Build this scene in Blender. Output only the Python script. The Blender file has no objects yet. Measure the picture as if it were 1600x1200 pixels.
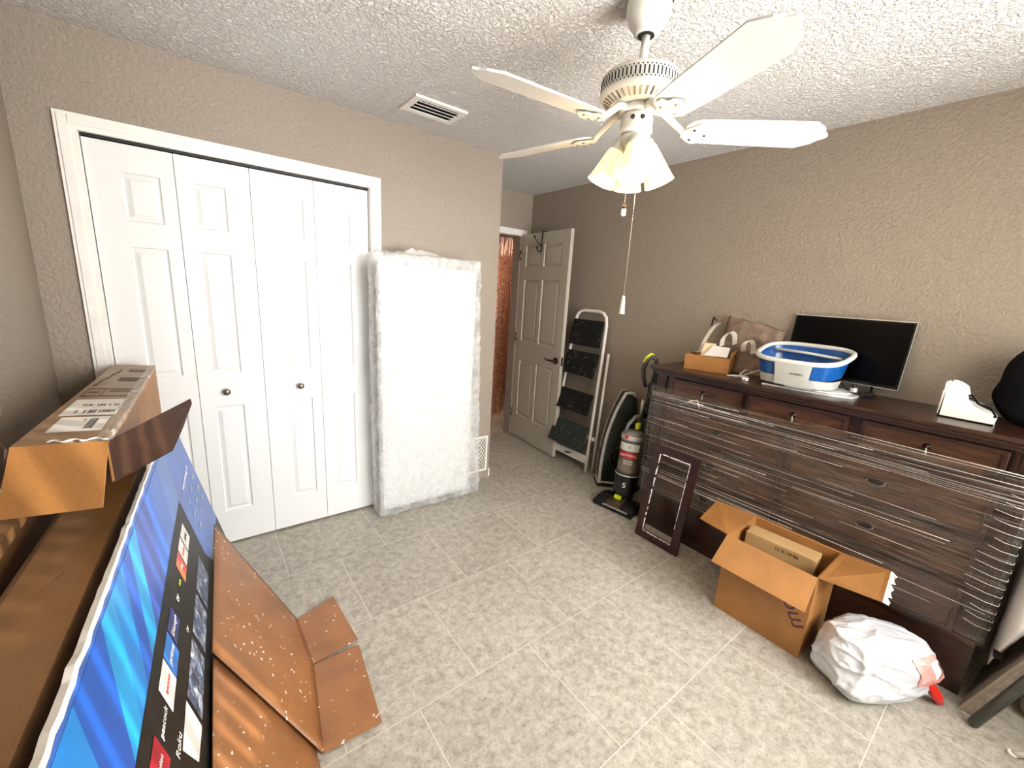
import bpy, bmesh, math, random
from mathutils import Vector, Matrix, noise
random.seed(7)
PI = math.pi
C = bpy.context.scene.collection
R = math.radians

# ------------------------------------------------------------------ materials
def nt(name):
    m = bpy.data.materials.new(name); m.use_nodes = True
    t = m.node_tree; t.nodes.clear()
    o = t.nodes.new('ShaderNodeOutputMaterial'); b = t.nodes.new('ShaderNodeBsdfPrincipled')
    t.links.new(b.outputs[0], o.inputs[0])
    return m, t, b, o
def rgb(c): # sRGB 0-255 -> linear
    f = lambda v: (v/255/12.92) if v/255 <= .04045 else ((v/255+.055)/1.055)**2.4
    return (f(c[0]), f(c[1]), f(c[2]), 1)
def coords(t, scale=(1,1,1), loc=(0,0,0), rot=(0,0,0)):
    tc = t.nodes.new('ShaderNodeTexCoord'); mp = t.nodes.new('ShaderNodeMapping')
    t.links.new(tc.outputs['Object'], mp.inputs[0])
    mp.inputs['Scale'].default_value = scale; mp.inputs['Location'].default_value = loc; mp.inputs['Rotation'].default_value = rot
    return mp.outputs[0]
def noise_n(t, vec, scale, detail=3, rough=.5, dist=0):
    n = t.nodes.new('ShaderNodeTexNoise'); n.inputs['Scale'].default_value = scale
    n.inputs['Detail'].default_value = detail; n.inputs['Roughness'].default_value = rough; n.inputs['Distortion'].default_value = dist
    t.links.new(vec, n.inputs['Vector']); return n.outputs['Fac']
def ramp(t, fac, stops):
    r = t.nodes.new('ShaderNodeValToRGB'); e = r.color_ramp.elements
    while len(e) < len(stops): e.new(.5)
    for i, (p, c) in enumerate(stops): e[i].position = p; e[i].color = c
    t.links.new(fac, r.inputs[0]); return r.outputs[0]
def bump(t, b, h, strength, dist=.01):
    n = t.nodes.new('ShaderNodeBump'); n.inputs['Strength'].default_value = strength; n.inputs['Distance'].default_value = dist
    t.links.new(h, n.inputs['Height']); t.links.new(n.outputs[0], b.inputs['Normal']); return n
def mixc(t, fac, a, b2, mode='MIX'):
    m = t.nodes.new('ShaderNodeMix'); m.data_type = 'RGBA'; m.blend_type = mode
    for s, v in ((0, fac), (6, a), (7, b2)):
        if isinstance(v, bpy.types.NodeSocket): t.links.new(v, m.inputs[s])
        else: m.inputs[s].default_value = v
    return m.outputs[2]
def simple(name, c, rough=.5, metal=0, var=.12, vscale=12, bmp=0, bscale=60, spec=.5, coat=0):
    m, t, b, o = nt(name)
    v = coords(t); f = noise_n(t, v, vscale, 4)
    lo = rgb([x*(1-var) for x in c]); hi = rgb([min(255, x*(1+var)) for x in c])
    t.links.new(ramp(t, f, [(.3, lo), (.7, hi)]), b.inputs['Base Color'])
    b.inputs['Roughness'].default_value = rough; b.inputs['Metallic'].default_value = metal
    b.inputs['Specular IOR Level'].default_value = spec; b.inputs['Coat Weight'].default_value = coat
    if bmp: bump(t, b, noise_n(t, v, bscale, 4), bmp, .004)
    return m
M = {}
def wallmat():
    m, t, b, o = nt('wall_paint'); v = coords(t)
    big = noise_n(t, v, 1.6, 2); small = noise_n(t, v, 45, 4, .6)
    t.links.new(mixc(t, small, rgb((139,127,113)), rgb((157,144,129))), b.inputs['Base Color'])
    b.inputs['Roughness'].default_value = .55
    h = ramp(t, noise_n(t, v, 62, 3, .55, .4), [(.38, (0,0,0,1)), (.64, (1,1,1,1))])
    bump(t, b, h, .6, .003); return m
M['wall'] = wallmat()
def ceilmat():
    m, t, b, o = nt('ceiling_texture'); v = coords(t)
    n1 = noise_n(t, v, 62, 4, .62, .5)
    t.links.new(mixc(t, n1, rgb((232,226,219)), rgb((250,246,240))), b.inputs['Base Color'])
    b.inputs['Roughness'].default_value = .9
    h = ramp(t, n1, [(.4, (0,0,0,1)), (.62, (1,1,1,1))])
    bump(t, b, h, 1.0, .012); return m
M['ceil'] = ceilmat()
def floormat():
    m, t, b, o = nt('floor_stone_tile')
    v = coords(t, loc=(-1.03, .457, 0))
    br = t.nodes.new('ShaderNodeTexBrick'); t.links.new(v, br.inputs['Vector'])
    br.offset = .5; br.offset_frequency = 2; br.squash = 1; br.squash_frequency = 2
    br.inputs['Scale'].default_value = 1; br.inputs['Brick Width'].default_value = .51; br.inputs['Row Height'].default_value = .51
    br.inputs['Mortar Size'].default_value = .002; br.inputs['Mortar Smooth'].default_value = .3; br.inputs['Bias'].default_value = 0
    br.inputs['Color1'].default_value = (.35,.35,.35,1); br.inputs['Color2'].default_value = (.65,.65,.65,1); br.inputs['Mortar'].default_value = (.5,.5,.5,1)
    v2 = coords(t)
    n1 = noise_n(t, v2, 2.6, 5, .6, .2); n2 = noise_n(t, v2, 24, 9, .8, .3); n3 = noise_n(t, v2, 70, 5, .75)
    base = ramp(t, n1, [(.3, rgb((140,133,120))), (.55, rgb((164,157,143))), (.75, rgb((182,176,163)))])
    vein = ramp(t, n2, [(.35, rgb((122,115,101))), (.44, rgb((154,147,134))), (.54, rgb((180,174,161))), (.66, rgb((204,199,188)))])
    c = mixc(t, .66, base, vein)
    sp = ramp(t, n3, [(.35, rgb((150,140,124))), (.45, (1,1,1,1))])
    c = mixc(t, .55, c, sp, 'MULTIPLY')
    tone = mixc(t, .2, c, br.outputs['Color'], 'OVERLAY')
    t.links.new(mixc(t, br.outputs['Fac'], tone, rgb((204,198,186))), b.inputs['Base Color'])
    b.inputs['Roughness'].default_value = .42
    inv = t.nodes.new('ShaderNodeMath'); inv.operation = 'SUBTRACT'; inv.inputs[0].default_value = 1; t.links.new(br.outputs['Fac'], inv.inputs[1])
    bump(t, b, inv.outputs[0], .5, .002); return m
M['floor'] = floormat()
def doormat(name, c):
    m, t, b, o = nt(name)
    v = coords(t, scale=(9, 9, 1.0)); f = noise_n(t, v, 9, 5, .65, 1.5)
    b.inputs['Base Color'].default_value = rgb(c); b.inputs['Roughness'].default_value = .42
    bump(t, b, f, .12, .002); return m
M['door'] = doormat('door_white_paint', (226,226,223)); M['door_shaded'] = doormat('door_shaded_paint', (182,176,160))  # second one: white door paint darkened to carry the open door's shade
M['trim'] = simple('trim_white_paint', (236,232,224), .4, var=.02)
M['dark'] = simple('dark_metal_track', (26,24,22), .5)
M['bronze'] = simple('dark_bronze', (40,30,25), .35, .7)
M['nickel'] = simple('brushed_nickel', (150,140,128), .25, 1)
M['fanwhite'] = simple('fan_cream_enamel', (212,208,196), .38, var=.02)
M['blade'] = simple('fan_blade_white', (206,204,197), .45, var=.015)
M['slot'] = simple('fan_vent_opening', (22,20,18), .8)
def cardmat(name, c, rough=.55, bmp=.25):
    m, t, b, o = nt(name); v = coords(t)
    f = noise_n(t, v, 6, 4); fine = noise_n(t, v, 240, 3, .7)
    lo = [x*.88 for x in c]; hi = [min(255, x*1.08) for x in c]
    col = mixc(t, .35, ramp(t, f, [(.3, rgb(lo)), (.7, rgb(hi))]), ramp(t, fine, [(.3, rgb([x*.7 for x in c])), (.7, rgb(hi))]))
    t.links.new(col, b.inputs['Base Color']); b.inputs['Roughness'].default_value = rough
    bump(t, b, noise_n(t, v, 14, 3), bmp, .01); return m
M['card'] = cardmat('cardboard_tan', (158,108,56))
M['card_in'] = cardmat('cardboard_inside', (146,98,48))
M['card_shiny'] = cardmat('cardboard_glossy_tape', (150,110,70), .32)
M['card_grey'] = cardmat('cardboard_faded', (150,118,86), .4)
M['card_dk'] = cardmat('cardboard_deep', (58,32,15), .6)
def speckcard():
    m, t, b, o = nt('cardboard_paint_specks'); v = coords(t)
    f = noise_n(t, v, 7, 4); fine = noise_n(t, v, 240, 3, .7)
    c = (158,106,64)
    col = mixc(t, .3, ramp(t, f, [(.3, rgb([x*.86 for x in c])), (.7, rgb([x*1.08 for x in c]))]), ramp(t, fine, [(.3, rgb([x*.7 for x in c])), (.7, rgb(c))]))
    vo = t.nodes.new('ShaderNodeTexVoronoi'); vo.inputs['Scale'].default_value = 34
    nz = t.nodes.new('ShaderNodeTexNoise'); nz.inputs['Scale'].default_value = 30; nz.inputs['Detail'].default_value = 4; t.links.new(v, nz.inputs['Vector'])
    t.links.new(mixc(t, .045, v, nz.outputs['Color'], 'ADD'), vo.inputs['Vector'])
    s = ramp(t, vo.outputs['Distance'], [(.13, (1,1,1,1)), (.19, (0,0,0,1))])
    area = ramp(t, noise_n(t, v, 7, 4, .6), [(.47, (0,0,0,1)), (.53, (1,1,1,1))])
    fac = mixc(t, 1, s, area, 'MULTIPLY')
    t.links.new(mixc(t, fac, col, rgb((238,232,220))), b.inputs['Base Color'])
    b.inputs['Roughness'].default_value = .36; bump(t, b, noise_n(t, v, 10, 3), .3, .01); return m
M['card_speck'] = speckcard()
M['white_paper'] = simple('white_paper', (240,238,232), .5, var=.02)
M['ink'] = simple('black_ink', (30,26,24), .6)
M['marker'] = simple('purple_marker', (70,40,50), .6)
M['torn'] = simple('torn_white_paper', (245,243,238), .7, var=.03)
def woodmat(name, c1, c2, rough=.35):
    m, t, b, o = nt(name); v = coords(t, scale=(6, 1, 6))
    n = noise_n(t, v, 5, 6, .6, 1.5)
    t.links.new(ramp(t, n, [(.3, rgb(c1)), (.7, rgb(c2))]), b.inputs['Base Color'])
    b.inputs['Roughness'].default_value = rough; bump(t, b, n, .08, .002); return m
M['wood'] = woodmat('dark_walnut', (26,15,10), (58,34,22), .28)
M['wood_face'] = woodmat('walnut_drawer_face', (36,21,13), (80,49,30), .3)
M['cherry'] = woodmat('dark_cherry', (30,12,9), (54,22,15), .28)
M['brass'] = simple('antique_pewter', (92,90,82), .35, .8)
M['plastic_black'] = simple('black_plastic', (16,16,17), .25)
M['screen'] = simple('black_screen', (3,3,3), .25, var=0, spec=.12)
M['plastic_grey'] = simple('grey_plastic', (120,120,116), .3)
M['handle_dark'] = simple('charcoal_plastic', (52,52,50), .3)
M['silver'] = simple('silver_plastic', (196,194,188), .3, .3)
M['green_dk'] = simple('dark_green_plastic', (30,34,26), .3)
M['lime'] = simple('lime_plastic', (200,214,40), .4)
M['red'] = simple('red_plastic', (190,30,35), .4)
M['redfilm'] = simple('red_film', (224,32,18), .35)
M['pinkfilm'] = simple('pink_print', (240,150,140), .4)
M['ladder_white'] = simple('white_enamel', (228,224,214), .4, var=.03)
def specks(name, base, speck, scale):
    m, t, b, o = nt(name); v = coords(t)
    vo = t.nodes.new('ShaderNodeTexVoronoi'); vo.inputs['Scale'].default_value = scale; t.links.new(v, vo.inputs['Vector'])
    s = ramp(t, vo.outputs['Distance'], [(.16, (1,1,1,1)), (.24, (0,0,0,1))])
    area = ramp(t, noise_n(t, v, 16, 4, .6), [(.53, (0,0,0,1)), (.6, (1,1,1,1))])
    fac = mixc(t, 1, s, area, 'MULTIPLY')
    t.links.new(mixc(t, fac, rgb(base), rgb(speck)), b.inputs['Base Color']); b.inputs['Roughness'].default_value = .5
    return m
M['step'] = specks('black_tread_with_paint', (10,11,10), (196,206,200), 60)
M['step_grey'] = specks('grey_tread_with_paint', (44,50,46), (205,212,206), 60)
M['blue'] = simple('translucent_blue', (12,74,142), .22, var=.08)
M['spawhite'] = simple('spa_white_plastic', (214,214,208), .3, var=.02)
M['spagrey'] = simple('spa_grey_plastic', (184,184,178), .35, var=.02)
M['taupe'] = simple('taupe_canvas', (126,106,92), .75, var=.15, vscale=20, bmp=.5, bscale=18)
M['strap'] = simple('white_strap', (224,216,202), .6, var=.03)
M['blackfab'] = simple('black_fabric', (6,6,7), .9, var=.3, bmp=.8, bscale=30, spec=.15)
M['pipe'] = simple('grey_steel_tube', (92,94,86), .4, .4)
M['board'] = simple('grey_laminate', (168,158,142), .4, var=.05)
M['boardwrap'] = simple('plastic_wrapped_edge', (168,160,146), .25, var=.15, vscale=30, bmp=.8, bscale=30)
M['pattern'] = specks('quilted_floral_fabric', (150,140,124), (96,84,66), 26)
M['hall'] = simple('hall_wall_paint', (190,150,130), .7)
def beadmat():
    m, t, b, o = nt('copper_beads'); v = coords(t, scale=(1,1,1))
    n = noise_n(t, v, 60, 4, .7)
    big = noise_n(t, v, 3, 2)
    c = ramp(t, n, [(.3, rgb((90,42,22))), (.48, rgb((214,120,64))), (.64, rgb((255,226,190)))])
    c2 = ramp(t, n, [(.3, rgb((70,40,28))), (.48, rgb((190,130,100))), (.64, rgb((255,240,225)))])
    t.links.new(mixc(t, big, c, c2), b.inputs['Base Color']); b.inputs['Metallic'].default_value = .5; b.inputs['Roughness'].default_value = .3
    return m
M['beads'] = beadmat()
def film(name, tint, base_op, streak_op, scale, nscale, rough=.2, bs=.6, lo=.5, hi=.62, trans=0.0):
    m, t, b, o = nt(name); v = coords(t, scale=scale)
    n = noise_n(t, v, nscale, 5, .65, .3)
    b.inputs['Base Color'].default_value = rgb(tint); b.inputs['Roughness'].default_value = rough
    bump(t, b, n, bs, .006)
    tr = t.nodes.new('ShaderNodeBsdfTransparent'); mx = t.nodes.new('ShaderNodeMixShader')
    fac = ramp(t, n, [(lo, (base_op,)*3+(1,)), (hi, (streak_op,)*3+(1,))])
    t.links.new(fac, mx.inputs[0]); t.links.new(tr.outputs[0], mx.inputs[1]); t.links.new(b.outputs[0], mx.inputs[2]); t.links.new(mx.outputs[0], o.inputs[0])
    return m
M['wrap'] = film('stretch_wrap_film', (168,158,144), .05, .42, (1, .8, 42), 5, .14, .9, .47, .72)
M['bagfilm'] = film('mattress_bag_film', (222,222,218), .24, .6, (1,1,1), 10, .12, .35, .35, .7)
M['clearfilm'] = film('clear_tape_film', (236,226,210), .25, .7, (1,1,1), 25, .15, .8)
M['strand'] = simple('film_strand', (226,222,214), .2)
M['shopbag'] = simple('white_shopping_bag', (214,215,217), .3, var=.03, bmp=.9, bscale=16)
M['pillowbag'] = simple('white_pillow_bag', (232,230,226), .4, var=.04, bmp=.5, bscale=10)
M['mattress'] = simple('white_mattress_ticking', (222,222,220), .6, var=.01)
def emis(name, c, s, diff=.5):
    m, t, b, o = nt(name)
    b.inputs['Base Color'].default_value = rgb(c); b.inputs['Emission Color'].default_value = rgb(c); b.inputs['Emission Strength'].default_value = s
    b.inputs['Roughness'].default_value = .3; return m
M['shade'] = emis('lit_frosted_glass', (255,232,178), .75)
M['bulb'] = emis('lit_bulb', (255,222,160), 9)
M['halllamp'] = emis('lit_hall_lamp', (255,205,160), 5)
M['black_print'] = simple('screen_print_black', (14,15,14), .42, var=0, spec=.3)
BL = {}
for i, c in enumerate([(44,98,186), (8,96,200), (0,132,220), (0,86,190), (0,156,226), (74,116,190), (36,76,168)]):
    BL[i] = simple('blue_print_%s' % 'abcdefg'[i], c, .28, var=.08, vscale=5)
M['tile_red'] = simple('red_print', (226,60,52), .3); M['tile_orange'] = simple('orange_print', (240,140,60), .3)
M['tile_navy'] = simple('navy_print', (28,40,110), .3); M['tile_blue'] = simple('sky_print', (20,110,200), .3)
M['tile_crim'] = simple('crimson_print', (170,16,44), .3)
def picmat():
    m, t, b, o = nt('printed_picture'); v = coords(t)
    n = noise_n(t, v, 26, 5, .7, 1)
    t.links.new(ramp(t, n, [(.3, rgb((10,14,40))), (.5, rgb((70,96,130))), (.66, rgb((210,214,220)))]), b.inputs['Base Color']); b.inputs['Roughness'].default_value = .3
    return m
M['pic'] = picmat()

# ------------------------------------------------------------------ mesh builder
class MB:
    def __init__(s): s.bm = bmesh.new(); s.mats = []
    def mi(s, m):
        if m not in s.mats: s.mats.append(m)
        return s.mats.index(m)
    def _fin(s, faces, mat, smooth=False):
        i = s.mi(mat)
        for f in faces: f.material_index = i; f.smooth = smooth
    def box(s, lo, hi, mat, mtx=None, bev=0):
        ps = [Vector((x,y,z)) for x in (lo[0],hi[0]) for y in (lo[1],hi[1]) for z in (lo[2],hi[2])]
        vs = [s.bm.verts.new(mtx @ p if mtx else p) for p in ps]
        fs = [s.bm.faces.new([vs[i] for i in q]) for q in ((0,1,3,2),(4,6,7,5),(0,4,5,1),(2,3,7,6),(0,2,6,4),(1,5,7,3))]
        if bev:
            es = list({e for f in fs for e in f.edges})
            r = bmesh.ops.bevel(s.bm, geom=es, offset=bev, segments=2, profile=.6, affect='EDGES')
            fs = list({f for v in r['verts'] for f in v.link_faces} | {f for f in fs if f.is_valid})
            s._fin(fs, mat, False); return fs
        s._fin(fs, mat); return fs
    def poly(s, pts, mat, thick=0, smooth=False):
        pts = [Vector(p) for p in pts]
        if not thick:
            f = s.bm.faces.new([s.bm.verts.new(p) for p in pts]); s._fin([f], mat, smooth); return
        n = Vector((0,0,0))
        for i in range(len(pts)): n += (pts[i]-pts[0]).cross(pts[(i+1)%len(pts)]-pts[0])
        n.normalize(); a = [s.bm.verts.new(p) for p in pts]; b = [s.bm.verts.new(p-n*thick) for p in pts]
        fs = [s.bm.faces.new(a), s.bm.faces.new(b[::-1])]
        k = len(pts)
        for i in range(k): fs.append(s.bm.faces.new([a[i], b[i], b[(i+1)%k], a[(i+1)%k]]))
        s._fin(fs, mat, smooth)
    def tube(s, path, r, mat, n=8, caps=True, smooth=True):
        P = [Vector(p) for p in path]; rings = []
        rr = r if isinstance(r, (list, tuple)) else [r]*len(P)
        up = None
        for i, p in enumerate(P):
            d = (P[min(i+1, len(P)-1)] - P[max(i-1, 0)]).normalized()
            if up is None:
                up = Vector((0,0,1)) if abs(d.z) < .9 else Vector((1,0,0))
            a = d.cross(up).normalized(); up = a.cross(d).normalized()
            rings.append([s.bm.verts.new(p + (a*math.cos(2*PI*k/n) + up*math.sin(2*PI*k/n))*rr[i]) for k in range(n)])
        fs = []
        for A, B in zip(rings, rings[1:]):
            for k in range(n): fs.append(s.bm.faces.new([A[k], A[(k+1)%n], B[(k+1)%n], B[k]]))
        s._fin(fs, mat, smooth)
        if caps: s._fin([s.bm.faces.new(rings[0][::-1]), s.bm.faces.new(rings[-1])], mat)
    def lathe(s, prof, mat, n=24, mtx=None, sx=1, sy=1, caps=True):
        rings = []
        for r, z in prof:
            ring = []
            for k in range(n):
                p = Vector((r*sx*math.cos(2*PI*k/n), r*sy*math.sin(2*PI*k/n), z))
                ring.append(s.bm.verts.new(mtx @ p if mtx else p))
            rings.append(ring)
        fs = []
        for A, B in zip(rings, rings[1:]):
            for k in range(n): fs.append(s.bm.faces.new([A[k], A[(k+1)%n], B[(k+1)%n], B[k]]))
        s._fin(fs, mat, True)
        if caps:
            for g in (rings[0][::-1], rings[-1]):
                s._fin([s.bm.faces.new(g)], mat)
    def extrude(s, outline, z0, z1, mat, mtx=None, smooth=False):
        a = [Vector((p[0], p[1], z0)) for p in outline]; b = [Vector((p[0], p[1], z1)) for p in outline]
        A = [s.bm.verts.new(mtx @ p if mtx else p) for p in a]; B = [s.bm.verts.new(mtx @ p if mtx else p) for p in b]
        k = len(A); fs = [s.bm.faces.new(A[::-1]), s.bm.faces.new(B)]
        sd = [s.bm.faces.new([A[i], A[(i+1)%k], B[(i+1)%k], B[i]]) for i in range(k)]
        s._fin(fs, mat); s._fin(sd, mat, smooth)
    def grid(s, f, nu, nv, mat, smooth=True, closeu=False):
        V = [[s.bm.verts.new(Vector(f(i/nu if not closeu else i/nu, j/nv))) for j in range(nv+1)] for i in range(nu if closeu else nu+1)]
        fs = []
        for i in range(nu):
            i2 = (i+1) % len(V)
            for j in range(nv): fs.append(s.bm.faces.new([V[i][j], V[i2][j], V[i2][j+1], V[i][j+1]]))
        s._fin(fs, mat, smooth); return V
    def text(s, body, size, mtx, mat, ext=.0005):
        cu = bpy.data.curves.new('lettering', 'FONT'); cu.body = body; cu.size = size; cu.extrude = ext; cu.align_x = 'CENTER'; cu.align_y = 'CENTER'
        cu.resolution_u = 3
        ob = bpy.data.objects.new('lettering', cu); C.objects.link(ob)
        dg = bpy.context.evaluated_depsgraph_get(); me = bpy.data.meshes.new_from_object(ob.evaluated_get(dg))
        vs = [s.bm.verts.new(mtx @ v.co) for v in me.vertices]; fs = []
        for p in me.polygons:
            try: fs.append(s.bm.faces.new([vs[i] for i in p.vertices]))
            except ValueError: pass
        s._fin(fs, mat)
        bpy.data.objects.remove(ob); bpy.data.curves.remove(cu); bpy.data.meshes.remove(me)
    def build(s, name, parent=None, sharp=False, sub=0, recalc=True):
        if recalc: bmesh.ops.recalc_face_normals(s.bm, faces=s.bm.faces)
        me = bpy.data.meshes.new(name); s.bm.to_mesh(me); s.bm.free()
        for m in s.mats: me.materials.append(m)
        o = bpy.data.objects.new(name, me); C.objects.link(o)
        if parent: o.parent = parent; o.matrix_parent_inverse = Matrix.Translation(parent.location).inverted()
        if sub:
            md = o.modifiers.new('sub', 'SUBSURF'); md.levels = sub; md.render_levels = sub
        return o
def tag(o, label, cat, group=None):
    o['label'] = label; o['category'] = cat
    if group: o['group'] = group
    return o
def thing(name, label, cat, loc, group=None):
    o = bpy.data.objects.new(name, None); C.objects.link(o); o.location = loc; o.empty_display_size = .05
    return tag(o, label, cat, group)
def struct(name, mb):
    o = mb.build(name); o['kind'] = 'structure'; return o
def frame_mtx(o, x, y, z=None):
    x = Vector(x).normalized(); y = Vector(y).normalized()
    z = x.cross(y).normalized() if z is None else Vector(z).normalized()
    m = Matrix((x, y, z)).transposed().to_4x4(); m.translation = Vector(o); return m

# ------------------------------------------------------------------ dimensions
H = 2.43; XC = 2.323; XD = 3.245; YB = .768; YS = -3.35
# ------------------------------------------------------------------ room shell
b = MB(); b.box((-.12, YS-.12, -.1), (5.2, 3.0, 0), M['floor']); struct('floor', b)
b = MB(); b.box((-.12, YS-.12, H), (5.2, 3.0, H+.1), M['ceil']); struct('ceiling', b)
b = MB(); b.box((-.12, YS-.12, 0), (0, .9, H), M['wall']); struct('wall_left', b)
OX0, OX1, OZ = .182, 1.383, 2.048      # closet opening
b = MB()
b.box((0, 0, 0), (OX0, .11, H), M['wall']); b.box((OX1, 0, 0), (XC, .11, H), M['wall']); b.box((OX0, 0, OZ), (OX1, .11, H), M['wall'])
struct('wall_closet', b)
b = MB(); b.box((XC-.11, .11, 0), (XC, YB, H), M['wall']); struct('wall_recess', b)
b = MB(); b.box((0, .7, 0), (XC-.11, .78, H), M['wall']); struct('wall_closet_rear', b)
DX0, DX1, DZ = 2.42, 3.13, 2.045       # doorway opening in the back wall
b = MB()
b.box((XC-.11, YB, 0), (DX0, YB+.11, H), M['wall']); b.box((DX1, YB, 0), (5.2, YB+.11, H), M['wall']); b.box((DX0, YB, DZ), (DX1, YB+.11, H), M['wall'])
struct('wall_back', b)
b = MB(); b.box((XD, YS-.12, 0), (XD+.12, YB, H), M['wall']); struct('wall_right', b)
WX0, WX1, WZ0, WZ1 = .95, 2.85, .78, 2.12
b = MB()
b.box((0, YS-.12, 0), (WX0, YS, H), M['wall']); b.box((WX1, YS-.12, 0), (XD, YS, H), M['wall'])
b.box((WX0, YS-.12, 0), (WX1, YS, WZ0), M['wall']); b.box((WX0, YS-.12, WZ1), (WX1, YS, H), M['wall'])
struct('wall_front', b)
# hall beyond the doorway
b = MB()
b.box((2.1, 1.30, 0), (2.75, 1.38, H), M['hall']); b.box((3.62, 1.30, 0), (5.2, 1.38, H), M['hall']); b.box((2.75, 1.30, 2.13), (3.62, 1.38, H), M['hall'])
struct('wall_hall', b)
b = MB(); b.box((2.1, 2.6, 0), (5.2, 2.68, H), M['hall']); struct('wall_hall_far', b)
b = MB(); b.box((2.02, YB+.11, 0), (2.1, 2.68, H), M['hall']); struct('wall_hall_left', b)
b = MB(); b.box((5.12, YB+.11, 0), (5.2, 2.68, H), M['hall']); struct('wall_hall_right', b)
# window in the front wall (behind the camera)
b = MB()
for x0, x1, z0, z1 in ((WX0, WX0+.05, WZ0, WZ1), (WX1-.05, WX1, WZ0, WZ1), (WX0+.05, WX1-.05, WZ0, WZ0+.05), (WX0+.05, WX1-.05, WZ1-.05, WZ1), (1.88, 1.92, WZ0+.05, WZ1-.05)):
    b.box((x0, YS-.10, z0), (x1, YS-.04, z1), M['trim'])
w = struct('window_1', b)
b = MB(); b.box((WX0+.05, YS-.075, WZ0+.05), (WX1-.05, YS-.071, WZ1-.05), film('window_glass', (230,240,240), .04, .05, (1,1,1), 2, .02, 0)); b.build('pane', w)
# casings
def casing(name, x0, x1, ztop, y, wd=.062, sgn=-1, th=.017):
    b = MB()
    def leg(xa, xb, inner):  # stepped profile
        b.box((xa, min(y, y+sgn*th), 0), (xb, max(y, y+sgn*th), ztop+wd), M['trim'])
        m = (xa+.012, xb-.022) if inner == 'r' else (xa+.022, xb-.012)
        b.box((m[0], min(y, y+sgn*(th+.006)), 0), (m[1], max(y, y+sgn*(th+.006)), ztop+wd-.012), M['trim'])
    leg(x0-wd, x0, 'r'); leg(x1, x1+wd, 'l')
    b.box((x0, min(y, y+sgn*th), ztop), (x1, max(y, y+sgn*th), ztop+wd), M['trim'])
    b.box((x0-.02, min(y, y+sgn*(th+.006)), ztop+.020), (x1+.02, max(y, y+sgn*(th+.006)), ztop+wd-.012), M['trim'])
    return struct(name, b)
casing('trim_1', OX0+.004, OX1-.004, OZ-.004, 0)
b = MB()  # closet jamb + header lining
b.box((OX0, 0, 0), (OX0+.007, .11, OZ), M['trim']); b.box((OX1-.007, 0, 0), (OX1, .11, OZ), M['trim'])
struct('trim_2', b)
casing('trim_3', DX0+.004, DX1-.004, DZ-.004, YB, .055)
b = MB()  # doorway jamb lining, wall taupe standing in for the shade on it
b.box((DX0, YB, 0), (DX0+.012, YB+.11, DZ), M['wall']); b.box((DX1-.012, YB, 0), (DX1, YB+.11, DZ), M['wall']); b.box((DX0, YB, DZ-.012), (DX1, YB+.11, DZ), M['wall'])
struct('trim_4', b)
b = MB(); b.box((OX0+.007, .02, 2.036), (OX1-.007, .06, OZ), M['dark']); struct('trim_5', b)
b = MB(); b.box((XC, -.002, 0), (XC+.012, YB-.02, .075), M['trim'], bev=.004); struct('baseboard_recess', b)
# hall doorway casing
b = MB(); b.box((3.60, 1.27, 0), (3.66, 1.30, 2.19), M['trim']); b.box((2.70, 1.27, 0), (2.76, 1.30, 2.19), M['trim']); b.box((2.76, 1.27, 2.13), (3.60, 1.30, 2.19), M['trim']); struct('trim_6', b)

# ------------------------------------------------------------------ panel doors
def panel_slab(b, W, HH, T, panels, mtx, mat, both=False):
    """slab: x 0..W, z 0..HH, front face at y=0 facing -y, back at y=T, with raised panels"""
    xs = sorted({0, W} | {v for p in panels for v in (p[0], p[1])}); zs = sorted({0, HH} | {v for p in panels for v in (p[2], p[3])})
    def q(pts): b.poly([mtx @ Vector(p) for p in pts], mat)
    def face(yf, s):
        for i in range(len(xs)-1):
            for j in range(len(zs)-1):
                x0, x1, z0, z1 = xs[i], xs[i+1], zs[j], zs[j+1]
                if any(p[0] <= x0 and x1 <= p[1] and p[2] <= z0 and z1 <= p[3] for p in panels): continue
                q([(x0, yf, z0), (x1, yf, z0), (x1, yf, z1), (x0, yf, z1)])
        for p in panels:
            prev = None
            for ins, dep in ((0, 0), (.004, .009), (.010, .012), (.032, .002), (.034, .002)):
                yy = yf + s*dep
                r = [(p[0]+ins, yy, p[2]+ins), (p[1]-ins, yy, p[2]+ins), (p[1]-ins, yy, p[3]-ins), (p[0]+ins, yy, p[3]-ins)]
                if prev:
                    for k in range(4): q([prev[k], prev[(k+1)%4], r[(k+1)%4], r[k]])
                prev = r
            q(prev)
    face(0, 1)
    if both: face(T, -1)
    else: q([(0, T, 0), (W, T, 0), (W, T, HH), (0, T, HH)])
    q([(0,0,0), (0,T,0), (0,T,HH), (0,0,HH)]); q([(W,0,0), (W,T,0), (W,T,HH), (W,0,HH)])
    q([(0,0,0), (W,0,0), (W,T,0), (0,T,0)]); q([(0,0,HH), (W,0,HH), (W,T,HH), (0,T,HH)])
LW = .2958; X0 = .191; Z0 = .012
PZ = [(1.713-Z0, 1.917-Z0), (.997-Z0, 1.604-Z0), (.205-Z0, .818-Z0)]
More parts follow.
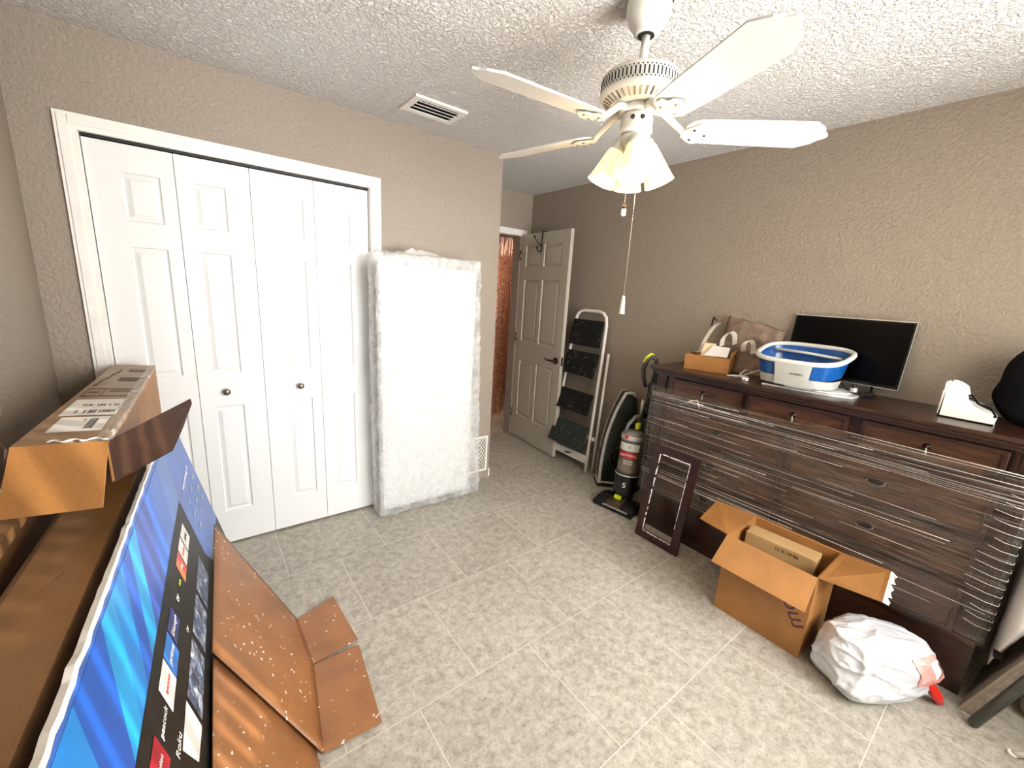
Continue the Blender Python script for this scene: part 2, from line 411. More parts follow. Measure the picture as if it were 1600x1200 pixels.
for n, (ka, kb) in enumerate(((0, 1), (2, 3))):
    root = bpy.data.objects.new('door_%d' % (n+2), None); C.objects.link(root); root.location = (X0+ka*LW, .033, 0); root['kind'] = 'structure'
    for k in (ka, kb):
        b = MB(); x = X0 + k*LW + .0012
        px = (.106, .240) if k % 2 == 0 else (.056, .190)
        panel_slab(b, LW-.0024, 2.018, .034, [(px[0], px[1], z0, z1) for z0, z1 in PZ], Matrix.Translation((x, .016, Z0)), M['door'])
        leaf = b.build('leaf', root)
        if k in (1, 2):
            kx = .604 if k == 1 else .960
            b = MB(); b.lathe([(.006, 0), (.006, .012), (.015, .018), (.018, .026), (.014, .034), (.004, .036)], M['nickel'], 20, Matrix.Translation((kx, .016, .899)) @ Matrix.Rotation(R(90), 4, 'X'))
            kn = b.build('knob', leaf); kn.matrix_parent_inverse = Matrix.Identity(4)
# room door, open
E0 = Vector((3.060, .014, .012)); Hn = Vector((3.118, .740, .012)); dv = (Hn-E0); L = dv.length; dv.normalize()
# local x runs from free edge to hinge, local y = into thickness (+x world)
nrm = Vector((dv.y, -dv.x, 0))
dm = frame_mtx(E0, dv, nrm, (0,0,1))
b = MB(); panel_slab(b, L, 2.035, .035, [(.10, .355, z0, z1) for z0, z1 in ((1.735, 1.93), (1.02, 1.615), (.24, .82))] + [(.405, .645, z0, z1) for z0, z1 in ((1.735, 1.93), (1.02, 1.615), (.24, .82))], dm, M['door_shaded'], True)
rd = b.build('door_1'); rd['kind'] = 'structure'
b = MB()
hm = dm @ Matrix.Translation((.062, 0, .905))
b.lathe([(.031, 0), (.031, .006), (.012, .01), (.011, .045), (.006, .05)], M['bronze'], 20, hm @ Matrix.Rotation(R(90), 4, 'X'))
b.tube([hm @ Vector(p) for p in ((0,-.042,0), (.03,-.046,.002), (.07,-.046,-.004), (.10,-.044,.004), (.118,-.042,.012))], [.009,.008,.007,.006,.004], M['bronze'])
b.lathe([(.031, 0), (.031, .006), (.012, .01), (.011, .045)], M['bronze'], 20, dm @ Matrix.Translation((.062, .035, .905)) @ Matrix.Rotation(R(-90), 4, 'X'))
b.box((-.002, .008, .865), (0, .027, .945), M['bronze'], dm)
b.build('lever_handle', rd)
b = MB()
for z in (.2, 1.0, 1.8): b.tube([dm @ Vector((L+.004, -.004, z)), dm @ Vector((L+.004, -.004, z+.09))], .006, M['nickel'])
b.build('hinge', rd)
# over-door hook
b = MB(); hk = dm @ Matrix.Translation((.385, 0, 0))
b.tube([hk @ Vector(p) for p in ((0,.045,1.98), (0,.044,2.042), (0,-.006,2.045), (0,-.010,2.0), (0,-.010,1.88), (0,-.02,1.862), (0,-.045,1.862), (0,-.062,1.876), (0,-.064,1.892))], .0055, M['bronze'])
b.tube([hk @ Vector(p) for p in ((0,-.010,1.915), (.004,-.04,1.93), (.01,-.075,1.965), (.012,-.09,1.985))], .0055, M['bronze'])
b.lathe([(.001,-.01), (.009,-.006), (.011,0), (.009,.006), (.001,.01)], M['bronze'], 12, hk @ Matrix.Translation((.012,-.092,1.99)))
b.lathe([(.001,-.01), (.009,-.006), (.010,0), (.009,.006), (.001,.01)], M['bronze'], 12, hk @ Matrix.Translation((0,-.064,1.896)))
tag(b.build('over_door_hook'), 'dark bronze double hook hanging over the top of the open white door', 'hook')

# bead curtain in the hall opening
b = MB()
for i in range(120):
    x = 2.78 + .80*i/119 + random.uniform(-.003,.003); y = 1.235 + random.uniform(-.012, .012); zb = random.uniform(.03, .12)
    pts = [(x+random.uniform(-.004,.004), y+random.uniform(-.004,.004), 2.08 - (2.08-zb)*j/14) for j in range(15)]
    b.tube(pts, [random.choice((.0022,.004,.0032)) for _ in pts], M['beads'], 5)
c = b.build('bead_curtain'); c['kind'] = 'stuff'; tag(c, 'copper bead curtain hanging in the hall opening beyond the white door', 'curtain')
b = MB(); b.tube([(2.762, 1.235, 2.09), (3.598, 1.235, 2.09)], .012, M['dark']); tag(b.build('curtain_rod'), 'black rod carrying the copper bead curtain', 'rod')

# ------------------------------------------------------------------ ceiling vent
b = MB(); v = thing('ceiling_vent', 'white slatted air vent in the ceiling above the closet', 'vent', (1.615, -.34, H))
for x0, x1, y0, y1 in ((1.467,1.767,-.445,-.415), (1.467,1.767,-.265,-.235), (1.467,1.50,-.415,-.265), (1.735,1.767,-.415,-.265)):
    b.box((x0, y0, H-.012), (x1, y1, H), M['trim'])
b.build('frame', v)
b = MB(); b.box((1.50,-.415,H-.003), (1.735,-.265,H), M['slot']); b.build('duct_opening', v)
for i in range(4):
    b = MB(); y = -.398 + i*.039
    b.box((1.50, -.014, -.0012), (1.735, .014, .0012), M['trim'], Matrix.Translation((0, y, H-.010)) @ Matrix.Rotation(R(25), 4, 'X'))
    b.build('slat', v)

# ------------------------------------------------------------------ ceiling fan
FX, FY = 1.73, -1.60
fan = thing('ceiling_fan', 'white five-blade ceiling fan with lit tulip shades hanging in mid room', 'ceiling fan', (FX, FY, H))
T = Matrix.Translation((FX, FY, 0))
b = MB(); b.lathe([(.066, H), (.069, H-.02), (.069, H-.045), (.060, H-.07), (.043, H-.088), (.040, H-.098), (.034, H-.102), (.02, H-.102)], M['fanwhite'], 32, T)
for a in (-95, -75, -60): # screws
    b.lathe([(.004,0),(.004,.004),(.001,.005)], M['slot'], 8, T @ Matrix.Rotation(R(a), 4, 'Z') @ Matrix.Translation((.0685, 0, H-.02)) @ Matrix.Rotation(R(90), 4, 'Y'))
b.build('canopy', fan)
b = MB(); b.lathe([(.013, H-.095), (.013, 2.215)], M['fanwhite'], 16, T); b.lathe([(.026, H-.1045), (.026, H-.1025), (.01, H-.1020)], M['slot'], 20, T); b.build('downrod', fan)
b = MB()
b.lathe([(.012,2.226), (.05,2.224), (.100,2.217), (.120,2.208), (.126,2.198), (.126,2.158), (.128,2.156), (.128,2.149), (.116,2.140), (.092,2.127), (.072,2.122), (.06,2.122)], M['fanwhite'], 56, T)
housing = b.build('motor_housing', fan)
b = MB()
for k in range(60): # lattice of slots around the drum
    m = T @ Matrix.Rotation(2*PI*k/60, 4, 'Z')
    b.box((.1255, -.0022, 2.166), (.1268, .0022, 2.189), M['slot'], m)
    for zz in (2.193, 2.162):
        m2 = T @ Matrix.Rotation(2*PI*(k+.5)/60, 4, 'Z'); b.box((.1255, -.002, zz-.002), (.1268, .002, zz+.002), M['slot'], m2)
b.build('vent_slots', housing)
b = MB()
for k in range(36): # ribs on the sloping underside
    m = T @ Matrix.Rotation(2*PI*k/36, 4, 'Z') @ Matrix.Translation((.103, 0, 2.1324)) @ Matrix.Rotation(R(-28), 4, 'Y')
    b.box((-.014, -.0028, -.0016), (.014, .0028, .0), M['nickel'], m)
b.build('underside_ribs', housing)
b = MB(); b.lathe([(.055,2.125), (.062,2.118), (.062,2.106), (.04,2.10)], M['silver'], 32, T); b.build('flywheel', fan)
b = MB(); b.lathe([(.035,2.105), (.048,2.098), (.052,2.088), (.052,2.058), (.054,2.054), (.054,2.046), (.046,2.040), (.03,2.038)], M['fanwhite'], 32, T)
ca = math.atan2(-2.585-FY, .501-FX)
for da, mm in ((-.25, M['dark']), (.35, M['slot'])):
    b.lathe([(.007,0),(.007,.003),(.002,.004)], mm, 10, T @ Matrix.Rotation(ca+da, 4, 'Z') @ Matrix.Translation((.0515, 0, 2.078)) @ Matrix.Rotation(R(90), 4, 'Y'))
b.build('switch_housing', fan)
BZ = 2.055
for k in range(5):
    a = R(102.5 + 72*k); m = T @ Matrix.Rotation(a, 4, 'Z')
    # arm : hub -> blade root, scrolled plate
    b = MB()
    b.tube([m @ Vector(p) for p in ((.05,0,2.112), (.085,0,2.108), (.115,0,2.085), (.15,0,BZ+.004), (.175,0,BZ-.004))], [.011,.012,.011,.010,.010], M['fanwhite'], 8)
    mp = m @ Matrix.Translation((.15, 0, BZ-.002)) @ Matrix.Rotation(R(-13), 4, 'X')
    out = [(0,-.012), (.02,-.03), (.045,-.05), (.062,-.046), (.07,-.03), (.088,-.022), (.10,0), (.088,.022), (.07,.03), (.062,.046), (.045,.05), (.02,.03), (0,.012)]
    b.extrude(out, -.006, -.002, M['fanwhite'], mp)
    for s_ in ((.035, .025), (.035, -.025), (.075, 0)):
        b.lathe([(.005,-.009), (.005,-.006)], M['nickel'], 8, mp @ Matrix.Translation((s_[0], s_[1], 0)))
    arm = b.build('blade_arm', fan)
    b = MB(); bm_ = m @ Matrix.Translation((.16, 0, BZ)) @ Matrix.Rotation(R(-13), 4, 'X')
    out = [(0,-.028), (.012,-.045), (.035,-.056), (.12,-.061), (.385,-.066), (.425,-.040), (.438,-.020), (.452,-.008), (.455,.0), (.452,.008), (.438,.020), (.425,.040), (.385,.066), (.12,.061), (.035,.056), (.012,.045), (0,.028)]
    b.extrude(out, 0, .006, M['blade'], bm_)
    b.build('blade', fan)
b = MB(); b.lathe([(.03,2.04), (.05,2.034), (.052,2.018), (.044,2.004), (.03,1.99), (.022,1.93), (.018,1.905), (.006,1.9)], M['fanwhite'], 28, T); b.build('light_fitter', fan)
for k in range(4):
    m = T @ Matrix.Rotation(ca + k*PI/2 + .06, 4, 'Z') @ Matrix.Translation((.044, 0, 2.016)) @ Matrix.Rotation(R(180-23), 4, 'Y') @ Matrix.Diagonal((.95, .95, 1.12, 1))
    b = MB(); b.lathe([(.02,-.005), (.022,.012), (.026,.016), (.026,.034), (.02,.036)], M['fanwhite'], 20, m); sk = b.build('lamp_socket', fan)
    b = MB()
    prof = [(.024,.022), (.028,.027), (.032,.042), (.037,.064), (.042,.088), (.048,.112), (.051,.122)]
    n = 40
    def shf(u, v_, prof=prof, m=m):
        i = v_*(len(prof)-1); j = min(int(i), len(prof)-2); f = i-j
        r = prof[j][0]*(1-f)+prof[j+1][0]*f; z = prof[j][1]*(1-f)+prof[j+1][1]*f
        r *= 1 + .018*math.cos(u*2*PI*20)
        return m @ Vector((r*math.cos(2*PI*u), r*math.sin(2*PI*u), z))
    b.grid(shf, 80, 12, M['shade'], True, True)
    sh = b.build('lamp_shade', fan)
    b = MB(); b.lathe([(.008,.03), (.012,.05), (.022,.075), (.024,.09), (.018,.105), (.004,.112)], M['bulb'], 16, m); b.build('bulb', sk)
def chain(x, y, z0, z1, nm, pend):
    b = MB(); n = int((z0-z1)/.007)
    for i in range(n):
        z = z0 - (z0-z1)*i/n
        b.lathe([(.0005,-.0022), (.0021,0), (.0005,.0022)], M['nickel'], 6, Matrix.Translation((x, y, z)), caps=False)
    b.tube([(x, y, z0), (x, y, z1)], .0007, M['nickel'], 4)
    ch = b.build('pull_chain', fan)
    b = MB()
    if pend == 'long': b.lathe([(.003,z1), (.006,z1-.006), (.005,z1-.012), (.007,z1-.02), (.007,z1-.026), (.010,z1-.06), (.011,z1-.066)], M['fanwhite'], 14, Matrix.Translation((x, y, 0)))
    else:
        b.lathe([(.003,z1), (.007,z1-.003), (.007,z1-.014)], M['bronze'], 12, Matrix.Translation((x, y, 0))); b.lathe([(.007,z1-.014), (.008,z1-.034), (.004,z1-.037)], M['white_paper'], 12, Matrix.Translation((x, y, 0)))
    b.build('chain_pendant', ch)
chain(1.715, -1.600, 1.93, 1.82, 'a', 'short')
chain(1.752, -1.612, 2.07, 1.515, 'b', 'long')

# ------------------------------------------------------------------ dresser
dr = thing('dresser', 'dark walnut nine-drawer dresser shrouded in stretch wrap against the right wall', 'dresser', (3.03, -1.885, 0))
DY0, DY1 = -2.66, -1.10; DF = 2.85; DT = 1.10
b = MB()
b.box((DF+.012, DY0+.015, .02), (3.235, DY1-.015, 1.055), M['wood'])
for y0, y1 in ((DY0, DY0+.065), (DY1-.065, DY1)):   # fluted corner posts
    b.box((DF, y0, .0), (DF+.06, y1, 1.05), M['wood'])
    for k in range(4): b.box((DF-.004, y0+.008+k*.014, .28), (DF, y0+.016+k*.014, .86), M['wood']); b.box((DF-.004, y0+.008+k*.014, .92), (DF, y0+.016+k*.014, 1.03), M['wood'])
b.box((DF-.012, DY0-.01, .878), (DF+.03, DY1+.01, .900), M['wood'], bev=.006)
b.box((DF-.006, DY0-.005, .868), (DF+.03, DY1+.005, .880), M['wood'])
b.box((DF-.004, DY0, .225), (DF+.03, DY1, .262), M['wood'], bev=.006)
b.box((DF+.004, DY0+.02, .0), (DF+.04, DY1-.02, .225), M['wood'])
b.box((DF+.0, -1.905, .26), (DF+.03, -1.875, .87), M['wood'])
b.build('carcass', dr)
b = MB()
b.box((2.795, DY0-.035, 1.082), (3.24, DY1+.035, 1.10), M['wood'], bev=.006)
b.box((2.812, DY0-.022, 1.066), (3.235, DY1+.022, 1.082), M['wood'], bev=.005)
b.box((2.832, DY0-.01, 1.048), (3.235, DY1+.01, 1.066), M['wood'], bev=.004)
b.build('top', dr)
def drawer(y0, y1, z0, z1, pull):
    b = MB()
    b.box((DF-.004, y0, z0), (DF+.03, y1, z1), M['wood_face'], bev=.003)
    g = .016
    for (ya, yb, za, zb) in ((y0, y1, z0, z0+g), (y0, y1, z1-g, z1), (y0, y0+g, z0+g, z1-g), (y1-g, y1, z0+g, z1-g)):
        b.box((DF-.012, ya, za), (DF-.003, yb, zb), M['wood'], bev=.003)
    d = b.build('drawer', dr)
    yc = (y0+y1)/2; zc = (z0+z1)/2; b = MB()
    if pull == 'drop':
        b.lathe([(.013,0), (.013,.003), (.006,.005), (.006,.014), (.002,.016)], M['bronze'], 14, Matrix.Translation((DF-.004, yc, zc+.012)) @ Matrix.Rotation(R(-90), 4, 'Y'))
        b.lathe([(.002,0), (.004,-.008), (.005,-.02), (.008,-.028), (.006,-.036), (.001,-.038)], M['brass'], 12, Matrix.Translation((DF-.017, yc, zc+.010)))
        b.build('drop_pull', d)
    else:
        b.lathe([(.020,0), (.021,.002), (.017,.004), (.004,.004)], M['bronze'], 24, Matrix.Translation((DF-.004, yc, zc)) @ Matrix.Rotation(R(-90), 4, 'Y') , sx=.62*1.2, sy=2.0)
        b.tube([(DF-.006, yc-.030, zc+.004), (DF-.02, yc-.031, zc-.002), (DF-.024, yc-.018, zc-.012), (DF-.024, yc+.018, zc-.012), (DF-.02, yc+.031, zc-.002), (DF-.006, yc+.030, zc+.004)], .0035, M['brass'])
        b.build('bail_pull', d)
for y0, y1 in ((-1.630, -1.205), (-2.105, -1.665), (-2.585, -2.155)): drawer(y0, y1, .910, 1.038, 'drop')
for y0, y1 in ((-1.872, -1.180), (-2.590, -1.908)):
    for zc in (.777, .566, .355): drawer(y0, y1, zc-.096, zc+.096, 'bail')
# stretch wrap
wr = thing('stretch_wrap', 'clear stretch film wound round the middle of the dark dresser', 'plastic wrap', (2.82, -1.885, .27))
b = MB()
def wf(u, v):
    # three sided band: left end, front, right end
    pts = [(3.225, DY1+.012), (DF-.033, DY1+.016), (DF-.034, -1.88), (DF-.033, DY0-.016), (3.225, DY0-.012)]
    ln = [0, .20, .5, .80, 1.0]
    for i in range(4):
        if u <= ln[i+1]+1e-9:
            f = (u-ln[i])/(ln[i+1]-ln[i]); p = [pts[i][k]*(1-f)+pts[i+1][k]*f for k in (0,1)]; break
    top = .972 + .012*math.sin(u*9) + .02*noise.noise((u*6, 0, 0)); bot = .262 + .01*noise.noise((u*8, 3, 0))
    z = bot + (top-bot)*v
    k = .002*noise.noise((u*30, v*34, 0)) if .2 < u < .8 else 0
    return (p[0]+k, p[1], z)
b.grid(wf, 80, 60, M['wrap'], True); b.build('film', wr, recalc=False)
def wpt(y, z, off=0): return (DF-.0365-off, y, z)
for i in range(56):
    y0 = random.uniform(DY0, DY1-.25); y1 = min(DY1, y0+random.uniform(.25, 1.3)); z0 = random.uniform(.27, .95); sl = random.uniform(-.010, .012)
    if i < 10: y0, y1 = DY0, random.uniform(-2.3, -1.6); z0 = random.uniform(.84, .97)
    if 10 <= i < 15: y0, y1 = random.uniform(-1.9, -1.5), DY1; z0 = random.uniform(.86, .96)
    b = MB(); n = 5
    b.tube([wpt(y0+(y1-y0)*j/n, z0+sl*j/n+.0006*math.sin(j+i), .0) for j in range(n+1)], random.choice((.0003,.0004,.0005,.0009)), M['strand'], 5)
    b.build('film_fold', wr)
for i in range(16): # pleats gathered at the right hand corner
    z = .34 + i*.036; b = MB()
    b.tube([(DF-.0355, DY0+random.uniform(.04,.09), z+.012), (DF-.0365, DY0+.02, z+.004), (DF-.022, DY0-.018, z), (DF+.02, DY0-.02, z-.004)], .0009, M['strand'], 5); b.build('film_fold', wr)
b = MB(); b.tube([(DF-.04,-1.34,.905), (DF-.055,-1.37,.935), (DF-.045,-1.41,.945), (DF-.05,-1.43,.90)], [.001,.003,.002,.001], M['strand'], 6)
b.tube([(DF-.04,-1.30,.89), (DF-.06,-1.36,.93), (DF-.04,-1.45,.925)], [.001,.002,.001], M['strand'], 6); b.build('loose_tail', wr)

# ------------------------------------------------------------------ wrapped mattress on the closet wall
mt = thing('wrapped_mattress', 'white mattress in a cloudy plastic bag standing against the wall beside the closet', 'mattress', (1.73, -.1, 0))
def rbox(b, cx, cy, cz, sx, sy, sz, mat, mtx, nu=28, nv=36, p=6, wr=0, seed=0, taper=None):
    def f(u, v):
        a = 2*PI*u; ph = PI*(v-.5)
        def sp(c, e): return math.copysign(abs(c)**e, c)
        e = 2/p
        x = sp(math.cos(ph), e)*sp(math.cos(a), e); y = sp(math.cos(ph), e)*sp(math.sin(a), e); z = sp(math.sin(ph), e)
        q = Vector((cx+x*sx/2, cy+y*sy/2, cz+z*sz/2))
        if wr:
            nn = noise.noise((q.x*7+seed, q.y*7, q.z*5)) + .5*noise.noise((q.x*22, q.y*22+seed, q.z*13))
            q += Vector((x, y*1.2, z*.4))*wr*nn
        if taper: q = taper(q)
        return mtx @ q
    b.grid(f, nu, nv, mat, True, True)
# frame: lean slightly towards the wall
mm = frame_mtx((1.735, -.115, 0), (1, -.028, 0), (0, 1, 0.045), (-.02, -.045, 1))
def sbox(b, sx, sy, sz, cz, mat, mtx, seg, wrk, seed):
    # six sided slab with rounded edges, displaced by folds
    def side(f, nu, nv):
        b.grid(f, nu, nv, mat, True)
    def disp(p, nrm):
        X = p.x/sx; Zz = p.z/sz
        def ridge(a, k): return max(0, 1-abs(a)*k)**2
        w = .35*noise.noise((p.x*4+seed, p.z*3, p.y*4))
        # long tension folds running from the upper corners, finer crumples near the sides and foot
        t1 = ridge(noise.noise((p.x*5+p.z*2.2, p.z*.9-p.x*1.2, seed)), 7); t2 = ridge(noise.noise((p.x*5-p.z*2.2, p.z*.9+p.x*1.2, seed+9)), 7)
        e = min(1, max(0, abs(X)*2-.45)*2 + max(0, .22-Zz)*3 + max(0, Zz-.85)*3)
        cr = ridge(noise.noise((p.x*13, p.z*9, p.y*13+seed)), 5)+ridge(noise.noise((p.x*25, p.z*19, p.y*25+seed)), 4)*.5
        h = ridge(Zz-.53+.02*noise.noise((p.x*5, 0, 1)), 60)+ridge(Zz-.25+.015*noise.noise((p.x*6, 3, 1)), 80)
        return (w + .35*(t1+t2)*(.4+.6*e) + .5*cr*e + .35*h)*wrk
    r = .03
    def pt(x, y, z):
        q = Vector((x, y, z)); c = Vector((max(-sx/2+r, min(sx/2-r, x)), max(-sy/2+r, min(sy/2-r, y)), max(r, min(sz-r, z))))
        d = q-c
        if d.length > 1e-6: q = c + d.normalized()*r; nr = d.normalized()
        q = q + nr*disp(q, nr)
        q.x -= max(0, q.x/sx+.5)*.078*(q.z/sz)
        if q.y > sy/2: q.y = sy/2
        if q.z < 0: q.z = 0
        return mtx @ q
    side(lambda u, v: pt(-sx/2+sx*u, -sy/2, sz*v), seg, seg*2)
    side(lambda u, v: pt(-sx/2+sx*u, sy/2, sz*v), 6, 6)
    side(lambda u, v: pt(-sx/2, -sy/2+sy*u, sz*v), 8, seg*2)
    side(lambda u, v: pt(sx/2, -sy/2+sy*u, sz*v), 8, seg*2)
    side(lambda u, v: pt(-sx/2+sx*u, -sy/2+sy*v, 0), seg, 8)
    side(lambda u, v: pt(-sx/2+sx*u, -sy/2+sy*v, sz), seg, 8)
b = MB(); b.box((-.350, -.042, .03), (.300, .045, 1.63), M['mattress'], mm, bev=.038); b.build('mattress_core', mt)
b = MB(); sbox(b, .77, .14, 1.69, 0, M['bagfilm'], mm, 110, .011, 3.1); b.build('plastic_bag', mt)
b = MB() # bunched plastic on top
def bunch(u, v):
    x = -.27+.36*u; hgt = .055*math.sin(PI*u)**.6 * (1+.5*noise.noise((u*7, 1, 0)))
    return mm @ Vector((x, .03-.05*v+.01*noise.noise((u*9, v*3, 0)), 1.665+hgt*math.sin(PI*min(1, v*1.0+.0001))**.8+.006*noise.noise((u*20, v*6, 2))))
b.grid(bunch, 40, 8, M['bagfilm'], True); b.build('gathered_plastic', mt)

# wall grille beside the mattress
g = thing('wall_grille', 'small white lattice vent cover low on the wall right of the wrapped mattress', 'vent', (2.215, -.012, .07))
b = MB(); x0, x1, z0, z1 = 2.06, 2.295, .07, .365
for a in ((x0, x1, z0, z0+.014), (x0, x1, z1-.014, z1), (x0, x0+.014, z0+.014, z1-.014), (x1-.014, x1, z0+.014, z1-.014)): b.box((a[0], -.012, a[2]), (a[1], -.002, a[3]), M['trim'])
b.build('frame', g)
b = MB(); b.box((x0+.014, -.004, z0+.014), (x1-.014, -.001, z1-.014), simple('grille_backing', (120,104,86), .7)); b.build('backing', g)
b = MB()
def clipline(b, c0, s):
    pts = []
    for i in range(60):
        x = x0+.014 + (x1-x0-.028)*i/59; z = c0 + s*(x-x0)*1.35
        if z0+.014 <= z <= z1-.014: pts.append((x, -.008, z))
    if len(pts) > 2: b.tube([pts[0], pts[-1]], .0032, M['trim'], 5)
for k in range(-9, 12):
    clipline(b, z0+k*.036, 1); clipline(b, z0+k*.036+.30, -1)
b.build('lattice', g)

# ------------------------------------------------------------------ step ladder
ld = thing('step_ladder', 'folded white step ladder with black paint-speckled treads behind the open door', 'ladder', (3.15, -.17, 0))
def lx(z): return 3.085 + .11*z/1.38     # leaning on the wall
b = MB()
pr_ = [(lx(.02), -.378, .01), (lx(.5), -.372, .5), (lx(1.0), -.366, 1.0), (lx(1.26), -.360, 1.27), (lx(1.33), -.345, 1.34), (lx(1.37), -.31, 1.372), (lx(1.385), -.26, 1.385), (lx(1.385), -.10, 1.385), (lx(1.37), -.05, 1.375), (lx(1.33), -.02, 1.34), (lx(1.26), -.006, 1.27), (lx(1.0), .012, 1.0), (lx(.5), .045, .5), (lx(.02), .07, .01)]
b.tube(pr_, .0135, M['ladder_white'], 10); b.build('front_frame', ld)
b = MB()
b.tube([(lx(.02)+.035, -.425, .01), (lx(1.03)+.03, -.405, 1.05)], .011, M['ladder_white'], 8); b.tube([(lx(.02)+.035, .115, .01), (lx(1.03)+.03, .045, 1.05)], .011, M['ladder_white'], 8)
b.box((lx(.1)+.02, -.42, .30), (lx(.1)+.032, .10, .33), M['ladder_white'])
b.build('rear_frame', ld)
b = MB(); b.box((lx(.1)-.006, -.372, .085), (lx(.1)+.004, .062, .155), M['ladder_white']); b.build('crossbar', ld)
for (zt, zb, mname, yl, yr, tilt) in ((1.305, 1.085, 'step', -.012, -.335, .0), (1.03, .83, 'step', .004, -.338, .02), (.685, .51, 'step', .018, -.346, .03), (.40, .195, 'step_grey', .042, -.352, .04)):
    b = MB(); xa, xb = lx(zt)-.004, lx(zb)-.018-tilt
    b.poly([(xa, yl, zt), (xa, yr, zt), (xb, yr-.004, zb), (xb, yl+.012, zb)], M[mname], .022); b.build('tread', ld)
b = MB(); b.tube([(3.075, -.20, .13), (3.07, -.135, .12)], .006, M['dark'], 6); b.build('latch', ld)

# ------------------------------------------------------------------ air purifier
ap = thing('air_purifier', 'black curved tower air purifier with a silver front band beside the step ladder', 'air purifier', (3.08, -.66, 0))
am = frame_mtx((3.005, -.600, 0), (.72, -.69, 0), (.60, .80, 0), (0,0,1))   # x: front->back, y: width
def prof(off=0, z0=.02):
    pts = []
    for i in range(15):
        t_ = i/14; z = z0 + (.775-off)*t_ ; x = off + .15*(max(0, t_-.05)**2.6)
        pts.append((x, z))
    pts += [(.185, .80-off), (.215, .775-off), (.235-off*.3, .70), (.245-off*.3, .4), (.245-off*.3, z0)]
    return pts
def pex(b, off, y0, y1, mat):
    m2 = am @ Matrix(((1,0,0,0),(0,0,1,0),(0,1,0,0),(0,0,0,1)))
    b.extrude(prof(off), y0, y1, mat, m2)
b = MB(); pex(b, .010, .0, .115, M['green_dk']); b.build('body', ap)
b = MB() # silver edge bands as tubes following the front outline
for yy, r in ((.002, .014), (.113, .004)):
    b.tube([am @ Vector((x, yy, z)) for x, z in prof(.004)[:17]], r, M['silver'], 8)
b.build('silver_band', ap)
b = MB()
b.poly([am @ Vector(p) for p in ((.003,.015,.10), (.003,.1,.10), (.006,.1,.30), (.006,.015,.30))], M['plastic_black'], .002)
b.build('front_grille', ap)
b = MB(); b.lathe([(.001,.0), (.045,.0), (.05,.004), (.055,.0), (.075,.0), (.08,.005), (.085,0), (.088,-.002)], M['plastic_black'], 32, am @ Matrix.Translation((.15, -.0, .26)) @ Matrix.Rotation(R(90), 4, 'X')); b.build('side_dial', ap)
b = MB(); b.box((-.014, -.014, 0), (.262, .13, .032), M['plastic_black'], am, bev=.01); b.box((-.012, -.012, .032), (.258, .127, .045), M['silver'], am, bev=.004); b.build('base', ap)

# ------------------------------------------------------------------ vacuum cleaner
vc = thing('vacuum_cleaner', 'black upright vacuum with clear dust cup and lime handle beside the dresser', 'vacuum cleaner', (2.88, -.95, 0))
vm = frame_mtx((2.895, -.908, 0), (.155, -.988, 0), (.988, .155, 0), (0,0,1))   # x right, y back
b = MB()
def headf(u, v):
    x = -.155+.31*u; yb = .10; yf = -.125; y = yf+(yb-yf)*v
    h = .028+.055*math.sin(PI*min(1, v*.9+.05))*(1-.5*abs(u-.5)*1.2)
    return vm @ Vector((x*(1-.12*v), y, h))
b.grid(headf, 14, 12, M['plastic_black'])
b.box((-.158, -.13, .006), (.158, .105, .036), M['plastic_black'], vm, bev=.008)
b.box((-.05, -.128, .03), (.06, -.02, .078), simple('vacuum_bronze_plastic', (62,46,34), .3), vm, bev=.01)
hd = b.build('floor_head', vc)
b = MB()
for i in range(18): b.box((-.07+i*.011, -.136, .032), (-.065+i*.011, -.128, .042), M['silver'], vm)
b.build('edge_bristles', hd)
tl = vm @ Matrix.Translation((.0, .03, .06)) @ Matrix.Rotation(R(-5), 4, 'X') @ Matrix.Diagonal((1.18, 1.18, 1, 1))
b = MB(); b.lathe([(.05,0), (.066,.02), (.07,.06), (.070,.18), (.066,.20)], M['plastic_black'], 28, tl); b.lathe([(.0705,.185), (.073,.19), (.0705,.195)], M['silver'], 28, tl, caps=False)
b.box((-.02, -.08, .0), (.02, -.055, .035), M['lime'], tl)
b.build('motor_base', vc)
cup = MB(); cup.lathe([(.062,.20), (.066,.21), (.066,.43), (.062,.44)], film('clear_cup_plastic', (170,160,140), .35, .6, (1,1,1), 8, .12, .2), 28, tl); cu_ = cup.build('dust_cup', vc)
b = MB(); b.lathe([(.04,.205), (.045,.22), (.045,.29), (.03,.30), (.028,.42)], simple('cyclone_grey', (120,104,84), .5), 20, tl); b.build('cyclone', cu_)
b = MB() # labels, wrapped on the cup
def lab(a0, a1, z0, z1, mat, r=.0672):
    b.grid(lambda u, v: tl @ Vector((r*math.cos(a0+(a1-a0)*u), r*math.sin(a0+(a1-a0)*u), z0+(z1-z0)*v)), 12, 1, mat)
lab(R(-140), R(-20), .375, .43, M['spawhite']); lab(R(-140), R(-30), .322, .366, M['red'])
b.build('cup_label', cu_)
cd = math.radians(-70)
for txt, sz, zz, mat in (('POWERFUL', .019, .344, M['white_paper']), ('NO LOSS', .014, .30, M['white_paper']), ('SUCTION', .012, .282, M['white_paper']), ('C', .03, .403, M['plastic_black'])):
    m = tl @ Matrix.Rotation(cd, 4, 'Z') @ Matrix.Translation((.0695, 0, zz)) @ frame_mtx((0,0,0), (0,1,0), (0,0,1), (1,0,0))
    b = MB(); b.text(txt, sz, m, mat); b.build('cup_word', cu_)
b = MB(); b.lathe([(.066,.44), (.069,.45), (.069,.485), (.062,.50), (.05,.515), (.03,.52)], M['plastic_grey'], 28, tl); b.lathe([(.0695,.455), (.071,.47), (.0695,.485)], M['silver'], 28, tl, caps=False)
